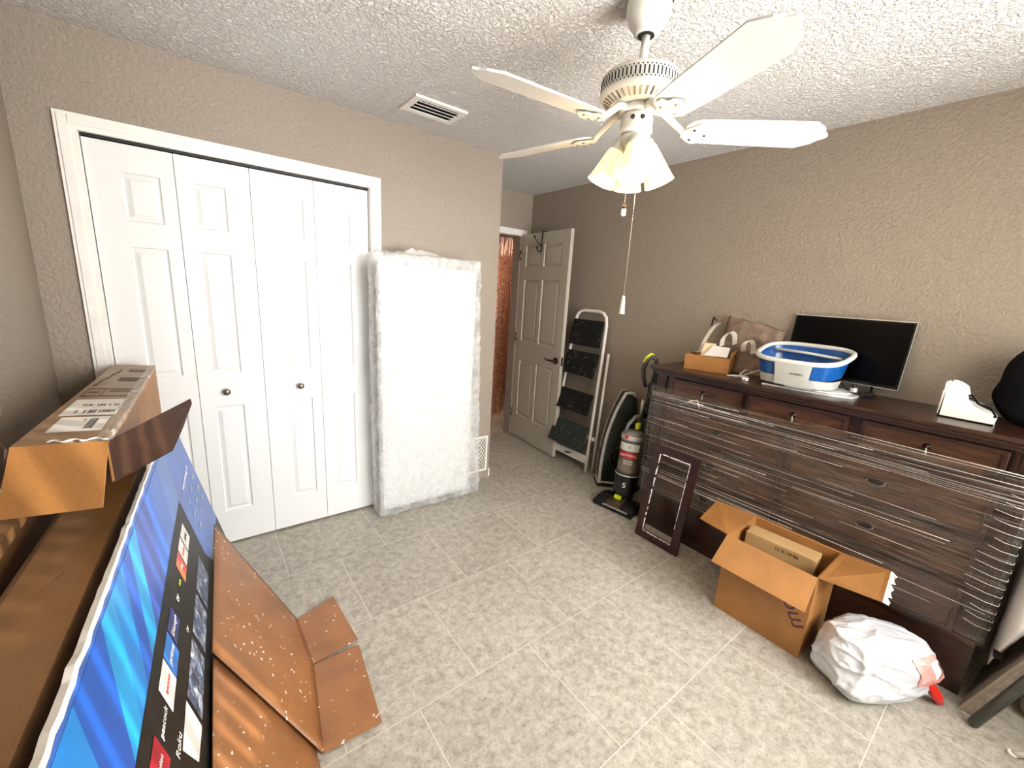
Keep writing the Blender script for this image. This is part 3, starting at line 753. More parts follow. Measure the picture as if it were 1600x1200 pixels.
b.lathe([(.013,0), (.013,.006), (.003,.008)], M['red'], 16, tl @ Matrix.Rotation(R(-95), 4, 'Z') @ Matrix.Translation((.068, 0, .475)) @ Matrix.Rotation(R(90), 4, 'Y'))
b.tube([tl @ Vector(p) for p in ((-.03,-.05,.50), (-.02,-.05,.56), (.0,-.01,.62), (.02,.04,.63))], [.012,.014,.014,.012], M['plastic_grey'], 8)
b.box((.005, -.01, .53), (.03, .03, .575), M['lime'], tl, bev=.006)
b.build('cup_lid', vc)
b = MB(); b.box((.01, .02, .05), (.066, .085, .62), M['plastic_black'], tl, bev=.015)
b.tube([tl @ Vector(p) for p in ((.03,.06,.6), (.03,.06,.72), (.028,.06,.86))], [.026,.017,.015], M['plastic_black'], 12)
b.tube([tl @ Vector(p) for p in ((.055,.07,.25), (.075,.07,.45), (.062,.07,.7), (.05,.07,.85), (.056,.07,.95), (.05,.07,.99))], .018, M['plastic_black'], 10)
b.build('spine', vc)
b = MB(); b.tube([tl @ Vector(p) for p in ((.01,.035,.64), (.008,.035,.70), (.008,.035,.745))], .011, M['silver'], 10); b.build('wand_sleeve', vc)
b = MB()
b.tube([tl @ Vector(p) for p in ((.005,.04,.84), (-.008,.02,.90), (-.012,.01,.97), (.0,.02,1.04), (.02,.035,1.065), (.040,.05,1.04), (.043,.06,.97), (.033,.06,.88), (.018,.055,.84))], [.012,.015,.016,.016,.015,.015,.014,.013,.012], M['handle_dark'], 10)
h_ = b.build('loop_handle', vc)
b = MB(); b.tube([tl @ Vector(p) for p in ((-.014,.0,1.015), (-.004,.008,1.052), (.016,.024,1.078), (.030,.036,1.076))], [.007,.011,.011,.006], M['lime'], 10); b.build('lime_grip', h_)
b = MB(); b.text('5', .05, tl @ Matrix.Rotation(cd, 4, 'Z') @ Matrix.Translation((.0715, 0, .12)) @ frame_mtx((0,0,0), (0,1,0), (0,0,1), (1,0,0)), M['white_paper']); b.build('emblem', vc)

# ------------------------------------------------------------------ leaning frame
fr = thing('cabinet_door_frame', 'empty dark cherry frame with chipped white inner edge leaning on the dresser', 'frame', (2.70, -1.34, 0))
P00 = Vector((2.690, -1.195, .002)); P10 = Vector((2.690, -1.482, .002)); P01 = Vector((2.795, -1.215, .605))
fx = (P10-P00).normalized(); fy = (P01-P00); FHt = fy.length; fy.normalize(); FW = (P10-P00).length + .012
fy = (fy - fx*fy.dot(fx)).normalized()
fmx = frame_mtx(P00, fx, fy)
b = MB(); wv = .052
for x0, x1, y0, y1 in ((0, wv, 0, FHt), (FW-wv, FW, 0, FHt), (wv, FW-wv, 0, wv), (wv, FW-wv, FHt-wv, FHt)):
    b.box((x0, y0, -.009), (x1, y1, .009), M['cherry'], fmx, bev=.003)
b.build('frame', fr)
b = MB()
def ragged(p, q, wid):
    n = 26; p = Vector(p); q = Vector(q); d = (q-p).normalized(); s_ = Vector((-d.y, d.x, 0))
    for i in range(n):
        if random.random() < .12: continue
        a = p+(q-p)*i/n; c = p+(q-p)*(i+1)/n; w_ = wid*random.uniform(.55, 1.25)
        b.poly([fmx @ Vector((v_.x, v_.y, .0096)) for v_ in (a, c, c+s_*w_, a+s_*w_)], M['torn'], .0012)
sgn = 1 if (fmx.to_3x3() @ Vector((0,0,1))).x < 0 else -1
ragged((wv, wv, 0), (wv, FHt-wv, 0), .007); ragged((wv+.01, FHt-wv, 0), (FW-wv, FHt-wv, 0), .006); ragged((FW-wv, wv, 0), (wv, wv, 0), .006); ragged((FW-wv, FHt-wv, 0), (FW-wv, wv+.1, 0), .003)
o = b.build('chipped_edge', fr)
if sgn < 0:
    n_ = fmx.to_3x3() @ Vector((0,0,1)); o.location = o.location - n_*.0192

# ------------------------------------------------------------------ open box by the dresser
bx = thing('cardboard_box', 'open brown cardboard box with a marker scrawl standing before the dresser', 'box', (2.66, -2.01, 0))
x0, x1, y0, y1, hb = 2.486, 2.808, -2.205, -1.828, .405; tk = .005
b = MB()
b.box((x0, y0, 0), (x1, y1, tk), M['card']); b.box((x0, y0, tk), (x0+tk, y1, hb), M['card']); b.box((x1-tk, y0, tk), (x1, y1, hb), M['card'])
b.box((x0+tk, y0, tk), (x1-tk, y0+tk, hb), M['card']); b.box((x0+tk, y1-tk, tk), (x1-tk, y1, hb), M['card'])
b.build('body', bx)
def flapq(nm, pts, mat, parent, th=.004):
    b = MB(); b.poly(pts, mat, th); return b.build(nm, parent)
# front flap hangs out and down over the front
flapq('flap', [(x0, y1, hb), (x0, y0, hb), (x0-.115, y0-.008, hb-.105), (x0-.115, y1+.004, hb-.105)], M['card'], bx)
flapq('flap', [(x1, y1, hb), (x0, y1, hb), (x0+.045, y1+.165, hb-.012), (x1-.06, y1+.185, hb+.02)], M['card_in'], bx)
rf = flapq('flap', [(x0+.005, y0, hb), (x1, y0, hb), (x1-.03, y0-.175, hb+.025), (x0+.075, y0-.195, hb-.01)], M['card_in'], bx)
flapq('flap', [(x1, y0, hb), (x1, y1, hb), (x1+.002, y1, hb-.001), (x1+.002, y0, hb-.001)], M['card'], bx)
b = MB()
n = 12; A = Vector((x1-.03, y0-.176, hb+.026)); B = Vector((x0+.075, y0-.196, hb-.009)); pts = []
for i in range(n+1): pts.append(A+(B-A)*i/n + Vector((0, -.018*abs(math.sin(i*1.9))-.006, -.004*math.sin(i*2.3))))
b.poly([A]+pts+[B], M['torn'], .001); b.build('torn_edge', rf)
b = MB(); b.text('mom', .10, frame_mtx((x0-.001, -2.125, .225), (0,-.5,-.86), (0,.86,-.5), (-1,0,0)), M['marker']); b.build('marker_writing', bx)
# inner box
ib = thing('small_carton', 'light tan slim carton standing inside the open cardboard box', 'box', (2.66, -1.99, .01))
b = MB(); im = Matrix.Translation((2.672, -2.01, .006)) @ Matrix.Rotation(R(3), 4, 'Z')
b.box((-.05, -.145, 0), (.05, .15, .395), cardmat('carton_kraft', (176,142,96)), im, bev=.002); b.build('carton_body', ib)
b = MB()
b.text('15 X 10 IN', .022, im @ frame_mtx((-.0512, -.03, .372), (0,-1,0), (0,0,1), (-1,0,0)), M['ink']); b.build('carton_print', ib)
b = MB(); b.box((2.55, -2.19, .006), (2.556, -1.84, .37), M['card_in']); tag(b.build('cardboard_divider'), 'brown cardboard sheet standing inside the open box in front of the slim carton', 'cardboard')

# ------------------------------------------------------------------ shopping bag
sb = thing('shopping_bag', 'crumpled white plastic shopping bag with red print on the floor by the box', 'bag', (2.62, -2.44, 0))
b = MB()
def bagf(u, v):
    a = 2*PI*u; ph = PI*v
    cx = 2.585; cy = -2.405
    def sp(c, e): return math.copysign(abs(c)**e, c)
    s = abs(math.sin(ph))**.62 if 0 < v < 1 else 0
    e_ = .55+.35*v
    lx_ = .205*sp(math.cos(a), e_)*s; ly_ = .135*sp(math.sin(a), e_)*s; x = .855*lx_+.518*ly_; y = -.518*lx_+.855*ly_; z = .118 - .124*sp(math.cos(ph), .8)
    q = Vector((cx+x, cy+y, z))
    def ridge(n_, k): return max(0, 1-abs(n_)*k)**1.5
    big = noise.noise((q.x*6+3, q.y*6, q.z*6))
    fold = ridge(noise.noise((q.x*4+q.y*9, q.y*3-q.x*3, q.z*8)), 5)+.6*ridge(noise.noise((q.x*13, q.y*8+5, q.z*13)), 5)+.3*ridge(noise.noise((q.x*28, q.y*20+5, q.z*26)), 4)
    q += Vector((x, y, .5*(z-.06)))*(.22*big + .085*fold*min(1, z*14))
    q.x += .10*(z-.06); q.z = max(.001, q.z)
    if q.x > 2.82: q.x = 2.82
    if q.y > -2.212: q.y = -2.212 - .01*(q.y+2.212)
    return q
b.grid(bagf, 150, 100, M['shopbag'], True, True); b.build('bag_body', sb)
b = MB()
def earf(u, v):
    p = Vector((2.68+.05*v+.02*math.sin(u*7), -2.50-.050*v + .10*(u-.5), .17-.06*v+.03*math.sin(u*PI)+.012*noise.noise((u*9, v*7, 0))))
    return p
b.grid(earf, 16, 12, M['shopbag'], True); b.build('bag_handle', sb)
b = MB()
def prf(u, v):
    a0 = bagf(.765+.135*u, .52+.25*v); c0 = Vector((2.60, -2.42, .10)); return a0 + (a0-c0).normalized()*.004
for (u0, u1, v0, v1) in ((0,1,0,.25), (0,1,.78,1), (0,.28,.25,.78), (.72,1,.25,.78)):
    b.grid(lambda u, v: prf(u0+(u1-u0)*u, v0+(v1-v0)*v), 8, 6, M['pinkfilm'])
b.build('red_print_panel', sb)
b = MB(); b.tube([(2.67,-2.545,.15), (2.675,-2.58,.10), (2.70,-2.605,.05), (2.722,-2.618,.016)], [.010,.014,.020,.015], M['redfilm'], 8); b.build('red_drawstring', sb)

# ------------------------------------------------------------------ things on the dresser
Z = DT
bxs = thing('small_open_box', 'small open brown cardboard box holding white papers on the dresser', 'box', (2.98, -1.35, Z))
bm2 = frame_mtx((2.925, -1.225, Z), (.24, -.97, 0), (.97, .24, 0), (0,0,1))
W_, D_, h_ = .255, .155, .092
b = MB(); t3 = .003
b.box((0,0,0), (W_,D_,t3), M['card'], bm2); b.box((0,0,t3), (W_,t3,h_), M['card'], bm2); b.box((0,D_-t3,t3), (W_,D_,h_), M['card'], bm2); b.box((0,t3,t3), (t3,D_-t3,h_), M['card'], bm2); b.box((W_-t3,t3,t3), (W_,D_-t3,h_), M['card'], bm2)
b.build('body', bxs)
flapq('flap', [bm2 @ Vector(p) for p in ((W_,.0,h_), (W_,D_,h_), (W_+.012,D_-.01,h_+.05), (W_-.01,.05,h_+.03))], M['card'], bxs, .002)
b = MB()
b.poly([bm2 @ Vector(p) for p in ((.10,.02,h_+.002), (.23,.03,h_+.004), (.225,.10,h_+.055), (.13,.10,h_+.06))], M['white_paper'], .004)
tag(b.build('white_card'), 'white folded card sticking out of the small open box on the dresser', 'card')
b = MB(); b.poly([bm2 @ Vector(p) for p in ((.07,.05,h_-.02), (.15,.08,h_-.02), (.14,.12,h_+.07), (.075,.11,h_+.07))], simple('cream_paper', (226,206,170), .6), .003)
tag(b.build('cream_packet'), 'cream paper packet behind the white card in the small open box', 'packet')
# purse
pu = thing('tote_bag', 'slouching taupe canvas tote bag leaning on the wall behind the small box', 'bag', (3.15, -1.45, Z))
b = MB()
def pf(u, v):
    a = 2*PI*u; z = .345*v
    w_ = .175*(1-.05*v); d_ = .042*(1-.5*v)+.006
    x = d_*math.sin(a); y = w_*(abs(math.cos(a))**.7)*(1 if math.cos(a) > 0 else -1)
    q = Vector((3.178 + x + .02*v, -1.455 + y - .035*v, Z + z*(1 - .22*(1-((math.cos(a)+1)/2)) ) ))
    nn = noise.noise((q.x*14, q.y*14, q.z*12))+.5*noise.noise((q.x*30, q.y*30, q.z*30))
    q += Vector((nn*.014, nn*.008, nn*.006 if v > .1 else 0)); q.x = min(q.x, XD-.003); q.z = max(Z+.001, q.z)
    return q
b.grid(pf, 64, 28, M['taupe'], True, True); b.build('bag_body', pu)
b = MB()
b.tube([(3.10,-1.30,Z+.30), (3.085,-1.285,Z+.325), (3.10,-1.27,Z+.27)], .0045, M['bronze'], 6)
def strap(pts, wd, mat=M['strap'], dirv=(0,1,0)):
    P = [Vector(p) for p in pts]; dv_ = Vector(dirv).normalized()*wd/2
    n = len(P)
    def cat(t_):
        i = min(int(t_*(n-1)), n-2); f = t_*(n-1)-i
        p0, p1, p2, p3 = P[max(i-1,0)], P[i], P[i+1], P[min(i+2,n-1)]
        return .5*((2*p1)+(p2-p0)*f+(2*p0-5*p1+4*p2-p3)*f*f+(3*p1-p0-3*p2+p3)*f**3)
    b.grid(lambda u, v: cat(u)+dv_*(2*v-1), 24, 2, mat)
strap([(3.06,-1.245,Z+.10), (3.05,-1.27,Z+.18), (3.07,-1.30,Z+.26), (3.11,-1.315,Z+.29)], .028, dirv=(.1,1,-.2))
strap([(3.06,-1.375,Z+.155), (3.03,-1.39,Z+.205), (3.05,-1.415,Z+.245), (3.08,-1.43,Z+.225), (3.10,-1.43,Z+.17)], .03, dirv=(0,1,-.5))
strap([(3.07,-1.50,Z+.14), (3.04,-1.51,Z+.185), (3.05,-1.535,Z+.21), (3.08,-1.545,Z+.18), (3.09,-1.545,Z+.13)], .028, dirv=(0,1,-.3))
strap([(3.10,-1.22,Z+.02), (3.08,-1.19,Z+.04), (3.08,-1.20,Z+.075), (3.11,-1.24,Z+.095)], .03, dirv=(.3,.2,1))
b.build('white_strap', pu)
# hanger-like white wire + plug
b = MB(); zz = Z+.005
b.tube([(2.925,-1.495,zz), (2.985,-1.56,zz), (3.02,-1.575,zz), (2.995,-1.53,zz), (2.925,-1.495,zz)], .004, M['white_paper'], 6); tag(b.build('white_clip'), 'white plastic triangular hook lying on the dresser edge beside the small box', 'hook')
b = MB(); b.tube([(3.06,-1.60,Z+.03), (3.00,-1.56,Z+.045), (2.965,-1.55,Z+.02), (2.935,-1.585,Z+.006), (2.90,-1.61,Z+.006)], .0035, M['white_paper'], 6); b.tube([(3.05,-1.66,Z+.04), (3.02,-1.62,Z+.05), (2.99,-1.55,Z+.008), (3.03,-1.52,Z+.008)], .003, M['white_paper'], 6); pcord = b.build('power_cord')
b = MB(); b.box((2.875,-1.625,Z+.001), (2.905,-1.598,Z+.018), M['white_paper'], bev=.003); b.box((2.862,-1.620,Z+.006), (2.875,-1.618,Z+.012), M['nickel']); b.box((2.862,-1.606,Z+.006), (2.875,-1.604,Z+.012), M['nickel']); pplug = b.build('plug')
# trays / papers beneath the spa
for i, (pa, zz, lab_) in enumerate((([(2.885,-1.70), (2.905,-2.00), (2.955,-2.075), (3.06,-2.08), (3.13,-2.02), (3.14,-1.70)], Z+.001, 'grey edged flat white tray lying under the foot spa on the dresser'), ([(2.90,-1.80), (2.925,-1.985), (2.98,-2.045), (3.07,-2.05), (3.12,-1.98), (3.13,-1.80)], Z+.010, 'upper white tray stacked directly below the blue foot spa'))):
    b = MB(); m = Matrix.Translation((0,0,zz)); b.extrude(pa, 0, .007, M['white_paper'] if i else M['spawhite'], m); tag(b.build('flat_tray'), lab_, 'tray')
# foot spa
sp = thing('foot_spa', 'blue and white plastic foot spa standing on trays on the dresser', 'foot spa', (3.03, -1.81, Z+.018))
pcord.parent = sp; pcord.matrix_parent_inverse = Matrix.Translation(sp.location).inverted(); pplug.parent = pcord
def spf(rsc, z0, z1, lean0=0, p=3.2):
    cx, cy = 2.995, -1.824
    def f(u, v):
        a = 2*PI*u; e = 2/p
        s = rsc[0]*(1-v)+rsc[1]*v
        x = math.copysign(abs(math.cos(a))**e, math.cos(a))*.148*s; y = math.copysign(abs(math.sin(a))**e, math.sin(a))*.190*s
        zt = (z0*(1-v)+z1*v)
        k = (x/.148+1)/2
        return Vector((cx+x+.02*v*0, cy+y*(1+.10*(k-.5)), zt + lean0*k*((zt-Z-.02)/.13)))
    return f
zb = Z+.020
b = MB(); b.grid(spf((.86,.90), zb+.004, zb+.045), 56, 3, M['spagrey'], True, True)
b.poly([spf((.86,.9), zb+.004, zb+.045)(k/24, 0) for k in range(24)], M['spagrey'])
sbz = b.build('lower_shell', sp)
b = MB(); b.grid(spf((.90,1.0), zb+.045, zb+.122, .07), 56, 6, M['blue'], True, True)
b.grid(spf((.97,.87), zb+.122, zb+.05, .07), 56, 6, M['blue'], True, True)
b.poly([spf((.87,.87), zb+.05, zb+.05, .07)(k/24, 0) for k in range(24)], M['blue']); b.build('blue_tub', sp)
b = MB(); f0 = spf((1.03,1.03), zb+.125, zb+.125, .07)
b.tube([f0(k/64, 0) for k in range(65)], .0125, M['spawhite'], 8, caps=False); b.build('rim', sp)
b = MB()
def ctr(u, v):
    fA = spf((.88,1.02), zb+.004, zb+.118, .07); uu = .515 + (.045*(2*u-1)); q = fA(uu, v); return q + Vector((-.012, 0, 0))
b.grid(ctr, 10, 8, M['spagrey']); b.build('control_panel', sp)
b = MB(); fq = ctr(.5, .55); b.text('HOMEDICS', .015, frame_mtx(fq+Vector((-.004,0,0)), (0,-1,0), (-.1,0,1), (-1,0,-.1)) @ Matrix.Scale(.8, 4), M['ink']); b.build('panel_lettering', sp)
b = MB(); b.tube([(3.075,-1.665,zb+.160), (3.085,-1.82,zb+.156), (3.07,-1.975,zb+.148)], .008, M['spawhite'], 8); b.build('inner_bar', sp)
b = MB(); b.lathe([(.001,0), (.055,.004), (.06,.0)], M['spagrey'], 24, Matrix.Translation((2.98,-1.81,zb+.062)), sy=1.6); b.build('roller_pad', sp)
for (xx, yy) in ((2.915,-1.93), (2.915,-1.70)):
    b = MB(); b.lathe([(.012,0), (.012,.008)], M['plastic_black'], 12, Matrix.Translation((xx, yy, Z+.0175))); b.build('rubber_foot', sp)
# television
tv = thing('television', 'small black flat screen television standing at the back of the dresser', 'television', (3.17, -1.94, Z))
TP = Vector((3.186, -2.190, 1.147)); tux = Vector((.03, .508, .0)).normalized(); tuz = Vector((.05, -.018, 1)).normalized()
tm = frame_mtx(TP, tux, tuz, None)  # local x along width (towards +y), y up, z normal
tn = (tm.to_3x3() @ Vector((0,0,1)))
b = MB(); b.box((0, 0, -.012), (  .512, .326, .012), M['plastic_black'], tm, bev=.003); bz = b.build('cabinet', tv)
s_ = 1 if tn.x < 0 else -1
b = MB(); b.box((.008, .014, .0121*s_ if s_ > 0 else -.0131), (.504, .318, .0131 if s_ > 0 else -.0121), M['screen'], tm); b.build('screen', tv)
b = MB(); zf = .012*s_
for a_ in ((-.0025, -.002, .0, .326), (.0, .324, .512, .328), (.0, -.003, .512, .0)):
    b.box((a_[0], a_[1], min(zf, zf+.003*s_)), (a_[2], a_[3], max(zf, zf+.003*s_)), M['silver'], tm)
b.build('bezel_trim', tv)
for xl in (.10, .40):
    b = MB(); p = tm @ Vector((xl, .01, 0)); b.tube([p, (p.x-.002, p.y, Z+.012), (p.x-.055, p.y, Z+.008)], .006, M['plastic_black'], 8); b.tube([(p.x-.002, p.y, Z+.012), (p.x+.03, p.y, Z+.008)], .006, M['plastic_black'], 8); b.build('stand_leg', tv)
b = MB(); b.box((3.035,-2.125,Z+.001), (3.105,-2.085,Z+.026), M['plastic_black'], bev=.004); ad = tag(b.build('power_adapter'), 'black power adapter block at the end of a cable before the television', 'power adapter')
b = MB(); b.tube([(3.16,-1.93,Z+.10), (3.12,-1.97,Z+.05), (3.09,-2.03,Z+.012), (3.075,-2.085,Z+.012)], .003, M['plastic_black'], 6); b.build('cable', ad)
b = MB(); b.lathe([(.014,0), (.014,.028), (.010,.032), (.010,.042), (.002,.044)], M['plastic_black'], 16, Matrix.Translation((3.035,-2.0-.055,Z+.019-.001)), caps=True)
b.lathe([(.0145,.006), (.0145,.026)], M['silver'], 16, Matrix.Translation((3.035,-2.055,Z+.018)), caps=False); tag(b.build('small_jar'), 'tiny black and silver bottle between the foot spa and the television', 'bottle')
# white holder
ho = thing('cable_organizer', 'white curved plastic holder filled with looped cables on the dresser end', 'holder', (3.0, -2.44, Z))
b = MB()
hp = [(0,0), (.158,0), (.160,.02), (.148,.038), (.125,.048), (.095,.062), (.075,.085), (.066,.115), (.060,.132), (.04,.145), (.022,.15), (.012,.148), (.004,.10)]
for xx in (2.955, 3.035):
    m = frame_mtx((xx, -2.362, Z+.001), (0,-1,0), (0,0,1), (1,0,0)); b.extrude(hp, 0, .005, M['trim'], m)
m = frame_mtx((2.955, -2.362, Z+.001), (0,-1,0), (0,0,1), (1,0,0))
b.box((0, 0, 0), (.158, .005, .085), M['trim'], m); b.box((0, 0, 0), (.006, .145, .085), M['trim'], m)
b.build('shell', ho)
for i in range(9):
    b = MB(); b.box((-.003, .012+i*.011, .0), (0, .018+i*.011, .085), M['trim'], m); b.build('ridge', ho)
for i in range(4):
    b = MB(); xx = 2.97+i*.015
    b.tube([(xx, -2.40, Z+.09), (xx, -2.44, Z+.105-.008*i), (xx, -2.465, Z+.075), (xx, -2.50, Z+.065-.004*i), (xx, -2.52, Z+.035), (xx, -2.50, Z+.02)], .004, M['plastic_grey'] if i % 2 else M['blackfab'], 6)
    tag(b.build('cable_loop'), ['black cable loop nearest the room in the white holder', 'grey cable loop second in the white holder', 'black cable loop third from the room in the white holder', 'grey cable loop nearest the wall in the white holder'][i], 'cable', 'cables in the white holder')
# black bag at right end
bb = thing('black_backpack', 'black fabric backpack slumped on the far right end of the dresser', 'bag', (3.1, -2.60, Z))
b = MB()
def bbf(u, v):
    a = 2*PI*u; ph = PI*v
    s = math.sin(ph)**.6 if 0 < v < 1 else 0
    q = Vector((3.115+.115*math.cos(a)*s, -2.605+.12*math.sin(a)*s, Z+.145-.145*math.cos(ph)))
    nn = noise.noise((q.x*11, q.y*11, q.z*11)); q += Vector((.02*nn, .02*nn, .0)); q.x = min(q.x, XD-.004); q.z = max(Z+.001, q.z); return q
b.grid(bbf, 40, 24, M['blackfab'], True, True); b.build('bag_body', bb)
b = MB(); b.tube([(3.05,-2.52,Z+.27), (3.05,-2.54,Z+.30), (3.06,-2.58,Z+.315), (3.07,-2.62,Z+.29)], .006, M['blackfab'], 6); b.build('carry_loop', bb)

# ------------------------------------------------------------------ right hand corner
pw = thing('bagged_pillow', 'white pillow in a clear bag squeezed beside the right end of the dresser', 'pillow', (3.02, -2.80, .25))
b = MB()
def pwf(u, v):
    a = 2*PI*u; ph = PI*v; s = math.sin(ph)**.6 if 0 < v < 1 else 0
    z_ = .47-.33*math.cos(ph); gap = max(.02, .33*z_-.05)
    q = Vector((3.0+.20*math.cos(a)*s, -2.697-gap/2+gap*.5*math.sin(a)*s, z_))
    nn = noise.noise((q.x*8, q.y*8, q.z*8))+.4*noise.noise((q.x*20, q.y*20, q.z*20)); q += Vector((.02*nn, .004*nn, 0)); q.y = min(q.y, -2.69); return q
b.grid(pwf, 40, 28, M['pillowbag'], True, True); b.build('pillow_body', pw)
b = MB(); b.poly([(2.815,-2.70,.285), (2.81,-2.705,.255), (2.815,-2.73,.25), (2.82,-2.725,.28)], M['plastic_black'], .002); b.build('black_mark', pw)
bd = thing('leaning_board', 'grey laminate panel with a plastic wrapped edge leaning past the dresser', 'board', (2.79, -2.68, 0))
b = MB()
bmx = frame_mtx((2.775, -2.668, .0), (.97,-.10,0), (.04,-.33,1))
b.box((0,0,0), (.38,.85,.045), M['board'], bmx); b.build('panel', bd)
b = MB(); b.box((-.004,.02,.012), (0,.84,.040), M['boardwrap'], bmx); b.build('wrapped_edge', bd)
b = MB(); b.tube([(2.715,-2.712,.012), (2.738,-2.80,.30), (2.765,-2.90,.62)], .017, M['pipe'], 14); tag(b.build('steel_tube'), 'grey steel tube leaning in the right corner beside the laminate panel', 'tube')
mp = thing('folded_quilt_pad', 'tan floral quilted pad lying on the floor at the right edge', 'quilted pad', (3.0, -2.92, 0))
b = MB(); rbox(b, 0, 0, .06, .36, .22, .115, M['pattern'], frame_mtx((3.08, -2.94, .002), (.9,-.2,0), (.2,.9,0), (0,0,1)), 32, 20, 5, .01, 2); b.build('pad_body', mp)
b = MB(); b.tube([(2.68,-2.815,.011), (2.72,-2.90,.05), (2.80,-3.02,.11)], [.011,.009,.009], M['ladder_white'], 12); b.lathe([(.013,0), (.013,.012)], M['white_paper'], 12, Matrix.Translation((2.68,-2.812,0))); tag(b.build('white_tube'), 'thin white metal tube with a rubber tip at the bottom right corner', 'tube')

# ------------------------------------------------------------------ television carton on the left
n_ = Vector((1, -.05, .235)).normalized(); kk = .581
def fpt(y, z, off=0):      # point on the carton face
    return Vector((kk + .05*y - .235*z, y, z)) + n_*off
tc = thing('television_carton', 'big blue printed flat television carton leaning on the left wall', 'carton', (.45, -1.0, 0))
YA, YZ = -.20, -2.06; ZT = .858
b = MB()
N = 60
top = []
for i in range(N+1):
    y = YZ+(YA-YZ)*i/N; top.append((y, ZT + (.006*noise.noise((y*30, 0, 0)))))
# sheet (about 6 mm thick, blue printed outside)
outer = [fpt(YZ, .002), fpt(YA, .002)] + [fpt(y, z) for y, z in top[::-1]]
b.poly(outer, BL[0], .006)
sheet = b.build('printed_face', tc)
b = MB()   # torn white edge strip
for i in range(N):
    y0, y1 = top[i][0], top[i+1][0]; a_ = .008+.010*abs(noise.noise((y0*13, 5, 0))) + .010*min(1, max(0, (-y0-.9)/1.0)); c_ = .008+.010*abs(noise.noise((y1*13, 5, 0))) + .010*min(1, max(0, (-y1-.9)/1.0))
    b.poly([fpt(y0, top[i][1]-a_*.6, .0012), fpt(y1, top[i+1][1]-c_*.6, .0012), fpt(y1, top[i+1][1]+.001, .0008), fpt(y0, top[i][1]+.001, .0008)], M['torn'])
    b.poly([fpt(y0, top[i][1]+.001, .0008), fpt(y1, top[i+1][1]+.001, .0008), fpt(y1, top[i+1][1]+.0005, -.006-c_*.3), fpt(y0, top[i][1]+.0005, -.006-a_*.3)], M['torn'])
b.build('torn_edge', sheet)
b = MB()  # printed artwork
def fq(pts, mat, off): b.poly([fpt(y, z, off) for y, z in pts], mat)
fq([(-.70,.655), (-.70,.40), (-.62,.30), (-.20,.30), (-.20,.02), (-2.05,.02), (-2.05,.626)], M['black_print'], .0006)
fq([(-2.05,.835), (-2.05,.632), (-1.85,.634), (-1.78,.835)], BL[2], .0005)
bands = [((-1.78,.835), (-1.85,.634), (-1.745,.634), (-1.59,.835), 3), ((-1.59,.835), (-1.745,.634), (-1.66,.636), (-1.49,.835), 4), ((-1.49,.835), (-1.66,.636), (-1.57,.64), (-1.385,.835), 2),
         ((-1.385,.835), (-1.57,.64), (-1.49,.642), (-1.30,.835), 3), ((-1.30,.835), (-1.49,.642), (-1.40,.645), (-1.21,.835), 4), ((-1.21,.835), (-1.40,.645), (-1.20,.65), (-1.02,.835), 6), ((-1.02,.835), (-1.20,.65), (-1.08,.652), (-.92,.835), 1), ((-.92,.835), (-1.08,.652), (-.90,.652), (-.76,.835), 0), ((-.76,.835), (-.90,.652), (-.70,.652), (-.58,.835), 5)]
for p0, p1, p2, p3, c in bands: fq([p0, p1, p2, p3], BL[c], .0006)
o2 = .0013
fq([(-1.547,.596), (-1.547,.520), (-1.452,.522), (-1.455,.597)], M['white_paper'], o2)
fq([(-1.448,.597), (-1.448,.522), (-1.362,.524), (-1.362,.598)], M['tile_blue'], o2)
fq([(-1.354,.599), (-1.354,.538), (-1.256,.540), (-1.262,.598)], M['tile_navy'], o2)
fq([(-1.068,.605), (-1.068,.533), (-1.030,.535), (-1.030,.607)], M['tile_orange'], o2)
fq([(-1.030,.607), (-1.030,.535), (-.990,.536), (-.990,.609)], M['tile_red'], o2)
fq([(-.982,.607), (-.982,.538), (-.902,.539), (-.902,.609)], M['white_paper'], o2)
fq([(-.892,.608), (-.892,.540), (-.795,.542), (-.800,.607)], M['white_paper'], o2)
fq([(-1.745,.585), (-1.745,.508), (-1.653,.509), (-1.653,.586)], M['tile_crim'], o2)
fq([(-2.02,.58), (-2.02,.50), (-1.84,.505), (-1.84,.584)], M['tile_blue'], o2)
for y0, y1 in ((-1.449,-1.238), (-1.209,-1.023), (-1.0,-.80)): fq([(y0,.456), (y0,.362), (y1,.364), (y1,.458)], M['pic'], o2)
fq([(-1.60,.458), (-1.57,.37), (-1.466,.362), (-1.466,.460)], M['white_paper'], o2)
fq([(-1.85,.458), (-1.85,.36), (-1.63,.36), (-1.64,.458)], M['pic'], o2)
art = b.build('printed_artwork', sheet)
yv = Vector((.05,1,0)).normalized(); zv = Vector((-.235,0,1)).normalized()
def ft(txt, y, z, sz, mat, flip=False):
    b = MB(); b.text(txt, sz, frame_mtx(fpt(y, z, .0022), yv if not flip else -yv, zv if not flip else -zv), mat, .0003); b.build('printed_word', sheet)
ft('Disney+', -1.305, .568, .024, M['white_paper']); ft('prime', -1.405, .562, .028, M['white_paper']); ft('Spectrum', -1.50, .56, .016, M['tile_red'])
ft('peacock', -1.60, .556, .024, M['white_paper']); ft('tv', -1.19, .57, .034, M['white_paper']); ft('hulu', -1.115, .57, .018, M['lime']); ft('movies', -1.70, .548, .022, M['white_paper'])
ft('sling', -1.03, .572, .02, M['white_paper']); ft('NETFLIX', -.942, .573, .015, M['tile_red']); ft('APPS', -.845, .573, .024, M['ink'])
ft('tv', -1.24, .492, .03, M['white_paper']); ft('Roku', -1.60, .478, .03, M['white_paper'])
ft('smart streaming TV', -.46, .645, .030, M['white_paper'])
